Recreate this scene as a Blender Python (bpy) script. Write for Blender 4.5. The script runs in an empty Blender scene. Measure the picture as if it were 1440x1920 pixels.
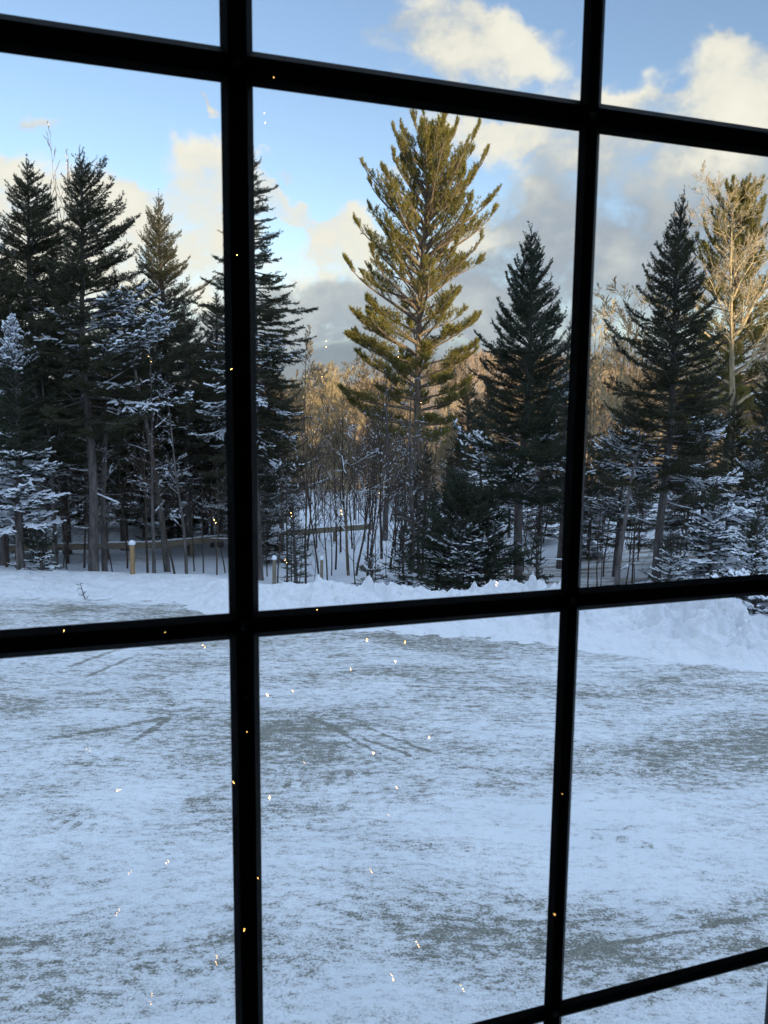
import bpy, math, random
import numpy as np
from mathutils import Matrix, Vector

# ------------------------------------------------------------------ camera
C = bpy.context.scene.collection
SC = bpy.context.scene
F, PIT, ROL, TH = 1507.5, 0.13285, 0.010036, 0.32935      # focal (px of 1440), pitch, roll, window yaw
EYE = 4.2
cp, sp, cr, sr = math.cos(PIT), math.sin(PIT), math.cos(ROL), math.sin(ROL)
fwd = Vector((0, cp, -sp)); up0 = Vector((0, sp, cp)); rt0 = Vector((1, 0, 0))
rt = cr*rt0 + sr*up0
upv = -sr*rt0 + cr*up0
cam = bpy.data.cameras.new('camera'); camo = bpy.data.objects.new('camera', cam); C.objects.link(camo)
M = Matrix((rt, upv, -fwd)).transposed().to_4x4(); M.translation = Vector((0, 0, EYE))
camo.matrix_world = M
cam.sensor_fit = 'HORIZONTAL'; cam.sensor_width = 27.0; cam.lens = 27.0*F/1440
cam.clip_start = 0.02; cam.clip_end = 6000
cam.dof.use_dof = True; cam.dof.focus_distance = 24.0; cam.dof.aperture_fstop = 20.0
SC.camera = camo

def ray(px, py):
    x = (px-720)/F; y = (960-py)/F
    return (fwd + rt*x + upv*y)
def P(px, py, Y):                       # world point at forward distance Y seen at that place
    r = ray(px, py); k = Y/r.y
    return Vector((0, 0, EYE)) + r*k
def G(px, py, z=0.0):
    r = ray(px, py); k = (z-EYE)/r.z
    return Vector((0, 0, EYE)) + r*k

# ------------------------------------------------------------------ light and exposure
SUN_EL, SUN_AZ = math.radians(9.5), math.radians(36)     # azimuth right of straight behind the camera
sdir = Vector((math.sin(SUN_AZ)*math.cos(SUN_EL), -math.cos(SUN_AZ)*math.cos(SUN_EL), math.sin(SUN_EL)))
sl = bpy.data.lights.new('sun', 'SUN'); sl.energy = 5.0; sl.angle = math.radians(0.6); sl.color = (1.0, 0.77, 0.45)
so = bpy.data.objects.new('sun', sl); C.objects.link(so)
so.rotation_euler = (-sdir).to_track_quat('-Z', 'Y').to_euler(); so.location = (20, -40, 60)
SC.view_settings.view_transform = 'Standard'; SC.view_settings.look = 'None'
EXPO = 0.95
SC.view_settings.exposure = EXPO; SC.view_settings.gamma = 1.0
SKY_STR = 0.15
SC.cycles.use_denoising = True
SC.cycles.transparent_max_bounces = 24; SC.cycles.max_bounces = 6; SC.cycles.diffuse_bounces = 3
SC.cycles.sample_clamp_indirect = 0.0
SC.cycles.use_adaptive_sampling = True; SC.cycles.adaptive_threshold = 0.015

world = bpy.data.worlds.new("World"); SC.world = world; world.use_nodes = True
nt = world.node_tree; nt.nodes.clear()
class NB:                                # small node-building helper
    def __init__(s, t): s.t = t
    def n(s, typ, **kw):
        o = s.t.nodes.new(typ)
        for k, v in kw.items(): setattr(o, k, v)
        return o
    def put(s, sock, v):
        if hasattr(v, 'node') or isinstance(v, bpy.types.NodeSocket): s.t.links.new(v, sock)
        elif v is not None: sock.default_value = v
    def m(s, op, a, b=None, c=None, clamp=False):
        o = s.n('ShaderNodeMath', operation=op, use_clamp=clamp)
        for i, v in enumerate((a, b, c)):
            if v is not None: s.put(o.inputs[i], v)
        return o.outputs[0]
    def v(s, op, a, b=None):
        o = s.n('ShaderNodeVectorMath', operation=op)
        s.put(o.inputs[0], a)
        if b is not None:
            if op == 'SCALE': s.put(o.inputs[3], b)
            else: s.put(o.inputs[1], b)
        return o.outputs['Value'] if op in ('DOT_PRODUCT', 'LENGTH', 'DISTANCE') else o.outputs[0]
    def mix(s, f, a, b, mode='MIX'):
        o = s.n('ShaderNodeMix', data_type='RGBA', blend_type=mode)
        s.put(o.inputs['Factor'], f); s.put(o.inputs[6], a); s.put(o.inputs[7], b)
        return o.outputs[2]
    def noise(s, vec, scale, detail=4, rough=0.55, dist=0.0, lac=2.0, col=False):
        o = s.n('ShaderNodeTexNoise'); s.put(o.inputs['Vector'], vec)
        o.inputs['Scale'].default_value = scale; o.inputs['Detail'].default_value = detail
        o.inputs['Roughness'].default_value = rough; o.inputs['Distortion'].default_value = dist
        o.inputs['Lacunarity'].default_value = lac
        return o.outputs['Color'] if col else o.outputs[0]
    def mr(s, x, a, b, c=0.0, d=1.0, smooth=True):
        o = s.n('ShaderNodeMapRange', interpolation_type='SMOOTHSTEP' if smooth else 'LINEAR', clamp=True)
        s.put(o.inputs[0], x)
        for i, q in zip((1, 2, 3, 4), (a, b, c, d)): s.put(o.inputs[i], q)
        return o.outputs[0]
    def mapping(s, vec, scale=(1, 1, 1), rot=(0, 0, 0), loc=(0, 0, 0)):
        o = s.n('ShaderNodeMapping'); s.put(o.inputs[0], vec)
        o.inputs['Scale'].default_value = scale; o.inputs['Rotation'].default_value = rot; o.inputs['Location'].default_value = loc
        return o.outputs[0]
W = NB(nt)
sky = W.n('ShaderNodeTexSky', sky_type='NISHITA', sun_disc=False)
sky.sun_elevation = SUN_EL; sky.sun_rotation = math.pi - SUN_AZ
sky.altitude = 300; sky.air_density = 1.0; sky.dust_density = 0.3; sky.ozone_density = 1.5
tc = W.n('ShaderNodeTexCoord'); D = tc.outputs['Generated']
# cloud banks as directions on the celestial sphere: azimuth/elevation centre, size, tilt, strength, warm share
CLOUDS = [  # (place in the sky, half width, half height, tilt deg, strength, warm)
 (890, 45, 130, 36, 12, .80, .85), (1000, 95, 70, 36, 40, .58, .85), (860, 130, 150, 40, 5, .66, .8), (820, 85, 90, 40, 10, .5, .85), (770, 75, 70, 18, -5, .36, .7),
 (1400, 170, 130, 75, -28, 1.5, 1.05), (1330, 100, 46, 26, -40, .6, .85), (1175, 195, 80, 24, 5, 1.1, .95),
 (1300, 300, 240, 62, -12, 1.2, .72), (1400, 250, 120, 50, -5, .8, 1.0), (950, 250, 150, 40, 10, 1.1, .95), (1150, 280, 110, 60, 0, .8, .66),
 (1060, 430, 120, 60, -14, 1.0, .32), (1250, 470, 260, 100, -5, 1.2, .20), (905, 462, 60, 20, -12, 1.3, 1.1),
 (1165, 490, 26, 44, 30, .6, .95), (1000, 560, 160, 60, 0, 1.0, .3),
 (555, 400, 120, 20, 37, 1.3, 1.0), (500, 345, 50, 18, 30, .8, 1.0), (632, 478, 62, 44, 5, 1.7, 1.2), (735, 320, 60, 24, 8, .8, .9), (690, 440, 60, 20, 30, .6, .9),
 (372, 308, 58, 24, 10, 1.1, 1.2), (395, 420, 85, 70, 0, 1.6, 1.3), (235, 400, 100, 48, 0, 1.3, 1.2),
 (55, 345, 90, 36, 25, 1.2, 1.25), (180, 510, 240, 80, 0, 1.3, 1.2), (-60, 480, 160, 120, 0, 1.1, .9),
 (75, 235, 42, 15, -12, .62, .7), (378, 203, 34, 6, 36, .8, .7), (525, 312, 30, 9, 28, .7, .8),
 (600, 595, 150, 44, 0, 1.3, .30), (480, 660, 300, 46, 0, 1.3, .12), (620, 690, 260, 34, 0, 1.4, -.12), (880, 600, 200, 70, 0, 1.0, .28), (1050, 680, 300, 40, 0, 1.0, .15), (200, 660, 260, 60, 0, 1.0, .5),
 (1600, 300, 250, 160, 0, 1.0, .5), (-300, 300, 250, 110, 0, .8, .7),
]
warpn = W.noise(D, 7.0, 3, 0.55, col=True)
warp = W.v('SUBTRACT', warpn, (.5, .5, .5))
warp2 = W.v('SUBTRACT', W.noise(D, 26.0, 3, 0.6, col=True), (.5, .5, .5))
Dw = W.v('ADD', D, W.v('ADD', W.v('SCALE', warp, .075), W.v('SCALE', warp2, .055)))
sumA, sumW = None, None
for (px, py, hw, hh, tilt, st, warm) in CLOUDS:
    c = ray(px, py).normalized()
    e1 = (rt - c*rt.dot(c)).normalized(); e2 = c.cross(e1) * -1
    if e2.z < 0: e2 = -e2
    a = math.radians(tilt)
    t1 = e1*math.cos(a) - e2*math.sin(a); t2 = e1*math.sin(a) + e2*math.cos(a)
    k = 1.0/F*c.dot(fwd)
    q1 = W.v('DOT_PRODUCT', Dw, tuple(t1/(hw*k))); q2 = W.v('DOT_PRODUCT', Dw, tuple(t2/(hh*k)))
    r2 = W.m('MULTIPLY_ADD', q1, q1, W.m('MULTIPLY', q2, q2))
    g = W.m('MULTIPLY', W.m('EXPONENT', W.m('MULTIPLY', r2, -0.9)), st)
    g = W.m('MULTIPLY', g, W.m('GREATER_THAN', W.v('DOT_PRODUCT', D, tuple(c)), 0.0))
    sumA = g if sumA is None else W.m('ADD', sumA, g)
    gw = W.m('MULTIPLY', g, warm)
    sumW = gw if sumW is None else W.m('ADD', sumW, gw)
# clouds elsewhere in the sky, outside the mapped front part
Dz = W.n('ShaderNodeSeparateXYZ'); W.put(Dz.inputs[0], D)
side = W.mr(Dz.outputs[1], .80, .55)
gen = W.m('MULTIPLY', W.mr(W.noise(W.mapping(D, (1, 1, 2.2)), 2.4, 5, .6), .50, .66), W.m('MULTIPLY', side, .9))
sumA = W.m('ADD', sumA, gen); sumW = W.m('ADD', sumW, W.m('MULTIPLY', gen, .6))
fine = W.noise(W.v('ADD', W.mapping(D, (1, 1, 1.5)), W.v('SCALE', warp, .06)), 9.0, 8, .62)
fine2 = W.noise(W.mapping(D, (1, 1, 1.3), loc=(3, 1, 2)), 22.0, 6, .6)
fsum = W.m('ADD', W.m('MULTIPLY', W.m('SUBTRACT', fine, .5), 2.3), W.m('MULTIPLY', W.m('SUBTRACT', fine2, .5), .8))
dens = W.m('ADD', W.m('MINIMUM', sumA, .88), W.m('MULTIPLY', fsum, W.mr(sumA, 0.0, .3)))
alpha = W.mr(dens, .20, .98)
alpha = W.m('MAXIMUM', alpha, W.m('MULTIPLY', W.mr(W.m('ADD', Dz.outputs[2], W.m('MULTIPLY', fsum, .02)), .115, .06), .97))
warmf = W.m('DIVIDE', sumW, W.m('MAXIMUM', sumA, .05))
warmf = W.m('ADD', warmf, W.m('MULTIPLY', fsum, .45), clamp=True)
K = 1.0/SKY_STR/2**EXPO*1.12
cream = (0.94*K, 0.875*K, 0.76*K, 1); dark = (.24*K, .285*K, .365*K, 1); grey = (0.38*K, 0.42*K, 0.49*K, 1); mid = (0.55*K, 0.565*K, 0.575*K, 1)
ccol = W.mix(W.mr(warmf, -.02, .2), dark, grey); ccol = W.mix(W.mr(warmf, .2, .60), ccol, mid); ccol = W.mix(W.mr(warmf, .5, .95), ccol, cream)
ccol = W.v('SCALE', ccol, W.m('MULTIPLY_ADD', fsum, .22, 1.0))
high = W.m('MULTIPLY_ADD', W.mr(Dz.outputs[2], .47, .80), 3.5, 1.0)       # added gain on the sky above the view, to brighten the shaded snow
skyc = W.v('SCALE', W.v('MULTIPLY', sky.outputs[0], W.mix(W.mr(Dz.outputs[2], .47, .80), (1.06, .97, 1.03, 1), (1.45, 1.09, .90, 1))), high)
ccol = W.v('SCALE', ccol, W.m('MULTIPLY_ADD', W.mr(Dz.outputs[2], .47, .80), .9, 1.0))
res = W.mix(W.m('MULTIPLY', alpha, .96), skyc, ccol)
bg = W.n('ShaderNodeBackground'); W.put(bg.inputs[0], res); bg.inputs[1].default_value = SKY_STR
ow = W.n('ShaderNodeOutputWorld'); nt.links.new(bg.outputs[0], ow.inputs[0])
world.cycles.sampling_method = 'MANUAL'; world.cycles.sample_map_resolution = 1024

# ------------------------------------------------------------------ numpy helpers
rng = np.random.default_rng(7)
def _h(ix, iy, iz, s):
    n = (ix*374761393 + iy*668265263 + iz*2147483647 + s*974711) & 0xffffffff
    n = ((n ^ (n >> 13))*1274126177) & 0xffffffff
    n = ((n ^ (n >> 16))*2246822519) & 0xffffffff
    return ((n ^ (n >> 15)) & 0xffff)/65535.0
def noise3(x, y, z, s=0):
    x = np.asarray(x, float); y = np.asarray(y, float); z = np.asarray(z, float)+np.zeros_like(x)
    ix, iy, iz = np.floor(x).astype(np.int64), np.floor(y).astype(np.int64), np.floor(z).astype(np.int64)
    fx, fy, fz = x-ix, y-iy, z-iz
    fx, fy, fz = fx*fx*(3-2*fx), fy*fy*(3-2*fy), fz*fz*(3-2*fz)
    r = 0
    for a in (0, 1):
        for b in (0, 1):
            for c in (0, 1):
                w = (fx if a else 1-fx)*(fy if b else 1-fy)*(fz if c else 1-fz)
                r = r + w*_h(ix+a, iy+b, iz+c, s)
    return r
def fbm(x, y, z=0.0, o=4, s=0, g=.5):
    r, a, t, k = 0, 1.0, 0, 1.0
    for i in range(o):
        r = r + a*noise3(np.asarray(x)*k+i*17.3, np.asarray(y)*k+i*5.1, np.asarray(z)*k, s+i); t += a; a *= g; k *= 2.03
    return r/t
def clods(x, y, seed):                                   # rounded lumps of many sizes, packed side by side
    ix, iy = np.floor(x).astype(np.int64), np.floor(y).astype(np.int64); best = np.zeros_like(x)
    for a in (-1, 0, 1):
        for b in (-1, 0, 1):
            jx, jy = ix+a, iy+b; cxx = jx+.15+.7*_h(jx, jy, 0*jx, seed); cyy = jy+.15+.7*_h(jx, jy, 0*jx+1, seed); rr = .35+.5*_h(jx, jy, 0*jx+2, seed); hh = _h(jx, jy, 0*jx+3, seed)**1.5
            d = ((x-cxx)**2+(y-cyy)**2)/rr**2; best = np.maximum(best, np.sqrt(np.clip(1-d, 0, 1))*(.25+hh))
    return best
def sstep(a, b, x):
    t = np.clip((np.asarray(x, float)-a)/(b-a), 0, 1); return t*t*(3-2*t)
def nrm(v):
    return v/np.maximum(np.linalg.norm(v, axis=-1, keepdims=True), 1e-9)

class Geo:
    def __init__(s): s.v = []; s.f = []; s.n = 0        # faces kept as (array, width)
    def add(s, V, Fc):
        s.v.append(np.asarray(V, np.float32)); s.f.append(np.asarray(Fc, np.int64)+s.n); s.n += len(V)
    def prisms(s, A, B, ra, rb, k=3):
        A = np.asarray(A, float); B = np.asarray(B, float); N = len(A)
        if N == 0: return
        ra = np.broadcast_to(ra, (N,)); rb = np.broadcast_to(rb, (N,))
        d = nrm(B-A); ref = np.where(np.abs(d[:, 2:3]) > .8, np.array([[1., 0, 0]]), np.array([[0, 0, 1.]]))
        u = nrm(np.cross(d, ref)); w = np.cross(d, u)
        V = np.zeros((N, 2*k, 3)); 
        for i in range(k):
            a = 2*math.pi*i/k+.5
            o = u*math.cos(a)+w*math.sin(a)
            V[:, i] = A+o*ra[:, None]; V[:, k+i] = B+o*rb[:, None]
        base = (np.arange(N)*2*k)[:, None]
        Fq = np.concatenate([np.stack([base[:, 0]+i, base[:, 0]+(i+1) % k, base[:, 0]+k+(i+1) % k, base[:, 0]+k+i], 1) for i in range(k)])
        s.add(V.reshape(-1, 3), Fq)
    def tris(s, A, B, Cc):
        N = len(A)
        if N == 0: return
        V = np.stack([A, B, Cc], 1).reshape(-1, 3); s.add(V, np.arange(3*N).reshape(N, 3))
    def tube(s, pts, rad, k=8, cap=True):
        pts = np.asarray(pts, float); n = len(pts); rad = np.broadcast_to(rad, (n,))
        d = nrm(np.gradient(pts, axis=0)); ref = np.array([1., 0, 0]) if abs(d[0][2]) > .8 else np.array([0, 0, 1.])
        u = nrm(np.cross(d, ref)); w = np.cross(d, u)
        a = np.arange(k)*2*math.pi/k
        V = pts[:, None]+rad[:, None, None]*(u[:, None]*np.cos(a)[None, :, None]+w[:, None]*np.sin(a)[None, :, None])
        i, j = np.meshgrid(np.arange(n-1), np.arange(k), indexing='ij')
        Fq = np.stack([i*k+j, i*k+(j+1) % k, (i+1)*k+(j+1) % k, (i+1)*k+j], -1).reshape(-1, 4)
        s.add(V.reshape(-1, 3), Fq)
    def box(s, c, half, R=None):
        V = np.array([[x, y, z] for x in (-1, 1) for y in (-1, 1) for z in (-1, 1)], float)*np.array(half)
        if R is not None: V = V@np.array(R).T
        s.add(V+np.array(c), [[0, 1, 3, 2], [4, 6, 7, 5], [0, 4, 5, 1], [2, 3, 7, 6], [0, 2, 6, 4], [1, 5, 7, 3]])
    def build(s, name, mat, parent=None, smooth=False, bevel=0):
        me = bpy.data.meshes.new(name)
        V = np.concatenate(s.v); me.vertices.add(len(V)); me.vertices.foreach_set('co', V.ravel().astype(np.float32))
        tot = np.concatenate([np.full(len(f), f.shape[1]) for f in s.f]); loops = np.concatenate([f.ravel() for f in s.f])
        me.loops.add(len(loops)); me.loops.foreach_set('vertex_index', loops.astype(np.int32))
        me.polygons.add(len(tot)); st = np.concatenate([[0], np.cumsum(tot)[:-1]])
        me.polygons.foreach_set('loop_start', st.astype(np.int32)); me.polygons.foreach_set('loop_total', tot.astype(np.int32))
        me.polygons.foreach_set('use_smooth', np.full(len(tot), bool(smooth)))
        me.update(calc_edges=True); me.materials.append(mat)
        o = bpy.data.objects.new(name, me); C.objects.link(o)
        if parent: o.parent = parent
        if bevel:
            b = o.modifiers.new('bevel', 'BEVEL'); b.width = bevel; b.segments = 2; b.limit_method = 'ANGLE'
        return o
def tag(o, label=None, cat=None, group=None, kind=None):
    for k, v in (('label', label), ('category', cat), ('group', group), ('kind', kind)):
        if v: o[k] = v
    return o
def empty(name, loc=(0, 0, 0), rz=0):
    o = bpy.data.objects.new(name, None); C.objects.link(o); o.location = loc; o.rotation_euler = (0, 0, rz); o.empty_display_size = .2
    return o

# ------------------------------------------------------------------ materials
def mat(name, col=(.5, .5, .5), rough=.8, spec=.3):
    m = bpy.data.materials.new(name); m.use_nodes = True; b = NB(m.node_tree)
    p = m.node_tree.nodes['Principled BSDF']; p.inputs['Base Color'].default_value = (*col, 1)
    p.inputs['Roughness'].default_value = rough; p.inputs['Specular IOR Level'].default_value = spec
    return m, b, p
def objco(b):
    t = b.n('ShaderNodeTexCoord'); return t.outputs['Object']
def geoco(b):
    t = b.n('ShaderNodeNewGeometry'); return t.outputs['Position']
def foliage_mat(name, c1, c2, c3, rough=.6, trans=.25):
    m, b, p = mat(name); g = objco(b)
    n = b.noise(g, 2.2, 4, .6); n2 = b.noise(g, 30, 2, .6)
    oi = b.n('ShaderNodeObjectInfo').outputs['Random']
    c = b.mix(b.mr(n, .35, .65), (*c1, 1), (*c2, 1)); c = b.mix(b.mr(n2, .5, .75), c, (*c3, 1))
    c = b.mix(b.m('MULTIPLY', oi, .35), c, (c1[0]*.7, c1[1]*.7, c1[2]*.7, 1))
    b.put(p.inputs['Base Color'], c); p.inputs['Roughness'].default_value = rough
    tr = b.n('ShaderNodeBsdfTranslucent'); b.put(tr.inputs[0], c)
    mx = b.n('ShaderNodeMixShader'); mx.inputs[0].default_value = trans
    b.t.links.new(p.outputs[0], mx.inputs[1]); b.t.links.new(tr.outputs[0], mx.inputs[2])
    b.t.links.new(mx.outputs[0], b.t.nodes['Material Output'].inputs[0])
    return m
M_spruce = foliage_mat('spruce_needles', (.036, .042, .018), (.056, .058, .024), (.080, .070, .034))
M_fir = foliage_mat('fir_needles', (.028, .040, .020), (.040, .054, .026), (.060, .064, .034))
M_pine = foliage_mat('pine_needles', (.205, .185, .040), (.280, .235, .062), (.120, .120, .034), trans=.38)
def bark_mat(name, c1, c2, sc=(14, 14, 2.5), moss=None):
    m, b, p = mat(name); g = objco(b)
    n = b.noise(b.mapping(g, sc), 1.0, 5, .65); n2 = b.noise(g, 1.3, 3, .5)
    c = b.mix(b.mr(n, .35, .65), (*c1, 1), (*c2, 1))
    c = b.mix(b.m('MULTIPLY', b.mr(n2, .5, .7), .5), c, ((c2[0]*1.3), (c2[1]*1.3), (c2[2]*1.3), 1))
    b.put(p.inputs['Base Color'], c); p.inputs['Roughness'].default_value = .9
    bp = b.n('ShaderNodeBump'); bp.inputs['Strength'].default_value = .6; bp.inputs['Distance'].default_value = .02
    b.put(bp.inputs['Height'], n); b.put(p.inputs['Normal'], bp.outputs[0])
    return m
M_bark = bark_mat('spruce_bark', (.075, .062, .055), (.17, .15, .14))
M_pbark = bark_mat('pine_bark', (.10, .075, .055), (.24, .18, .13))
M_twig = bark_mat('bare_twig_bark', (.10, .072, .046), (.25, .19, .12))
M_twigd = bark_mat('dark_twig_bark', (.052, .038, .030), (.105, .078, .058))
M_birch = bark_mat('pale_bark', (.27, .205, .12), (.46, .36, .21))
def snow_mat(name, c=(.84, .87, .92), bump=.5, sc=1.0, dirt=0.0):
    m, b, p = mat(name); g = geoco(b)
    n = b.noise(g, 6*sc, 6, .6); n2 = b.noise(g, 40*sc, 3, .6)
    col = b.mix(b.mr(n, .3, .7), (c[0]*.94, c[1]*.95, c[2]*.97, 1), (*c, 1))
    if dirt:
        d = b.m('MULTIPLY', b.mr(b.noise(g, 3.0, 6, .7), .56, .74), dirt)
        col = b.mix(d, col, (.42, .40, .36, 1))
    b.put(p.inputs['Base Color'], col); p.inputs['Roughness'].default_value = .65
    p.inputs['Specular IOR Level'].default_value = .25
    h = b.m('ADD', b.m('MULTIPLY', n, .7), b.m('MULTIPLY', n2, .2))
    bp = b.n('ShaderNodeBump'); bp.inputs['Strength'].default_value = bump; bp.inputs['Distance'].default_value = .12
    b.put(bp.inputs['Height'], h); b.put(p.inputs['Normal'], bp.outputs[0])
    return m
M_snow = snow_mat('fallen_snow'); M_bank = snow_mat('ploughed_snow', (.90, .91, .94), bump=1.0, dirt=.45)
M_bough = snow_mat('bough_snow', (.88, .91, .96), .2)

# ------------------------------------------------------------------ terrain
FOOT = [(-700, 1108), (-300, 1110), (0, 1115), (200, 1122), (330, 1126), (385, 1142), (430, 1160), (600, 1172), (800, 1181), (1000, 1196), (1100, 1212), (1250, 1228), (1440, 1252), (1700, 1300), (2100, 1390)]
CREST = [(-700, 1070), (-300, 1072), (0, 1084), (60, 1090), (110, 1104), (250, 1107), (380, 1108), (430, 1098), (485, 1100), (560, 1100), (605, 1089), (640, 1103), (700, 1099), (830, 1106), (920, 1110), (1050, 1112), (1095, 1130), (1130, 1152), (1155, 1152), (1200, 1138), (1240, 1133), (1300, 1135), (1345, 1129), (1385, 1150), (1440, 1172), (1700, 1200), (2100, 1260)]
fp = [G(a, b, 0) for a, b in FOOT]
FX = np.array([p.x for p in fp]); FY = np.array([p.y for p in fp])
def foot_y(x): return np.interp(x, FX, FY)
cx, cz = [], []
for a, b in CREST:
    r = ray(a, b); Y = 15.0
    for _ in range(8):
        X = r.x*Y/r.y; Y = float(foot_y(X))+1.25
    p = P(a, b, Y); cx.append(p.x); cz.append(max(p.z, .12))
CX, CZ = np.array(cx), np.array(cz)
def crest_z(x): return np.interp(x, CX, CZ)
HR = [(-1500, 745), (-600, 745), (0, 745), (560, 752), (650, 742), (780, 712), (880, 678), (960, 680), (1060, 690), (1120, 705), (1250, 715), (1440, 728), (2200, 745), (3200, 755)]
HA = np.array([math.atan2(ray(a, b).x, ray(a, b).y) for a, b in HR]); HE = np.array([math.atan2(ray(a, b).z, math.hypot(ray(a, b).x, ray(a, b).y)) for a, b in HR])
def terr(x, y):
    x = np.asarray(x, float); y = np.asarray(y, float)
    d = y-foot_y(x)
    z = -0.03-0.95*sstep(1.5, 8.5, d)*(1-.35*sstep(4, 12, x)) + .35*(fbm(x*.16, y*.16, 0, 3, 5)-.5)*sstep(2, 8, d)
    z = z - 6.0*sstep(39, 110, y) 
    rho = np.hypot(x, y); az = np.arctan2(x, y)
    el = np.interp(az, HA, HE)
    ridge = EYE+480*np.tan(el)
    f = sstep(170, 480, rho)*(y > 0)
    z = z*(1-f)+ridge*f + f*(1-f)*4*6*(fbm(x*.012, y*.012, 0, 3, 9)-.5)
    z = z - (rho > 480)*(rho-480)*.12*(y > 0)
    back = sstep(-8, -62, y)*(27.5+5*(fbm(x*.05, y*.02, 0, 4, 3)-.5))  # unseen ridge behind the house, added to shade the yard and lower trees
    return z + back
def axis(segs):
    out = []
    for a, b, s in segs: out += list(np.arange(a, b, s))
    return np.array(out+[segs[-1][1]])
def grid(X, Y, Z, geo):
    n, m = X.shape
    V = np.stack([X, Y, Z], -1).reshape(-1, 3)
    i, j = np.meshgrid(np.arange(n-1), np.arange(m-1), indexing='ij')
    geo.add(V, np.stack([i*m+j, (i+1)*m+j, (i+1)*m+j+1, i*m+j+1], -1).reshape(-1, 4))
xs = axis([(-900, -120, 15), (-120, -40, 2.5), (-40, 40, .4), (40, 120, 2.5), (120, 900, 15)])
ys = axis([(-260, -70, 10), (-70, -2, 2.5), (-2, 10, 1.0), (10, 55, .35), (55, 130, 2.5), (130, 640, 8)])
X, Y = np.meshgrid(xs, ys, indexing='ij'); g = Geo(); grid(X, Y, terr(X, Y), g)
m, b, p = mat('snowy_ground'); gg = geoco(b)
yy = b.n('ShaderNodeSeparateXYZ'); b.put(yy.inputs[0], gg)
dist = b.v('LENGTH', gg)
nn = b.noise(gg, .9, 6, .6); snowc = b.mix(b.mr(nn, .35, .7), (.74, .78, .86, 1), (.86, .88, .93, 1))
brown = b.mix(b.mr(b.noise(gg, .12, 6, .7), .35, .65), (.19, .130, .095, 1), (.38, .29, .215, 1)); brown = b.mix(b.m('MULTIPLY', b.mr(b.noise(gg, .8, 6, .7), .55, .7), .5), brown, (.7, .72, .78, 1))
farm = b.mr(dist, 44, 62)  # shade of the nearer wood's snowy floor painted in with the hill's brown
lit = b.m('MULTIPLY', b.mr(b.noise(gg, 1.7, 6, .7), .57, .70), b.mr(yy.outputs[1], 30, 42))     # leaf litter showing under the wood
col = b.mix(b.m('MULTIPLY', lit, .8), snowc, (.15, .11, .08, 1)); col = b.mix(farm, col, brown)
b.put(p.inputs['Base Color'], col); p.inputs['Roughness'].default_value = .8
bp = b.n('ShaderNodeBump'); bp.inputs['Strength'].default_value = .5; bp.inputs['Distance'].default_value = .15
b.put(bp.inputs['Height'], b.noise(gg, 2.5, 5, .6)); b.put(p.inputs['Normal'], bp.outputs[0])
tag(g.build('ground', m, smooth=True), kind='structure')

# driveway: packed snow over gravel
xs = axis([(-34, -12, .2), (-12, 12, .05), (12, 30, .15)]); t = np.linspace(0, 1, 300)
X = np.repeat(xs[:, None], len(t), 1); Y0 = 1.6; Y = Y0+(foot_y(X)+1.0-Y0)*(t[None, :]**1.15)
def drive_z(x, y):
    z = .028*(fbm(x*.5+y*.1, y*1.6, 0, 4, 21)-.5) + .016*(fbm(x*2.0, y*5.0, 0, 3, 22)-.5) + .012*(fbm(x*9, y*12, 0, 2, 23)-.5)
    return z
Z = drive_z(X, Y)+.02
g = Geo(); grid(X, Y, Z, g)
m, b, p = mat('packed_snow_on_gravel'); gg = geoco(b)
wv = b.v('SCALE', b.v('SUBTRACT', b.noise(gg, .35, 3, .5, col=True), (.5, .5, .5)), 1.1)
gw = b.v('ADD', gg, wv)
rotm = b.mapping(gw, (.62, 2.6, 1), rot=(0, 0, math.radians(-7)))
big = b.noise(b.mapping(gw, (.16, .40, 1), rot=(0, 0, math.radians(-9)), loc=(3.1, .4, 0)), 1.6, 4, .55)
strk = b.noise(rotm, 1.6, 8, .72)
strk2 = b.noise(b.mapping(gw, (1.7, 7.5, 1), rot=(0, 0, math.radians(9))), 1.5, 7, .72)
grain = b.noise(b.mapping(gg, (.7, 1.2, 1)), 13, 6, .8); speck = b.noise(gg, 48, 4, .75)
# scrapes and tread marks, each a short stroke on the ground
tr = None
STK = [(675, 1385, 792, 1427, .035, 0), (639, 1377, 728, 1425, .03, 0), (671, 1361, 824, 1419, .03, 0), (603, 1353, 695, 1409, .03, 0), (560, 1340, 660, 1380, .05, 0), (494, 1474, 600, 1477, .09, 30), (612, 1460, 700, 1452, .09, 30),
       (1100, 1712, 1165, 1716, .10, 14), (1090, 1765, 1150, 1768, .12, 12), (120, 1255, 240, 1215, .05, 0), (150, 1275, 260, 1230, .05, 0), (60, 1540, 200, 1555, .07, 40), (1060, 1560, 1300, 1600, .08, 26), (1040, 1800, 1440, 1720, .03, 0), (90, 1390, 330, 1345, .06, 0), (240, 1400, 330, 1340, .05, 0)]
sepg = b.n('ShaderNodeSeparateXYZ'); b.put(sepg.inputs[0], gg); jit = b.v('SCALE', b.v('SUBTRACT', b.noise(gg, 5.0, 3, .6, col=True), (.5, .5, .5)), .14); gj = b.v('ADD', gg, jit)
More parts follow.
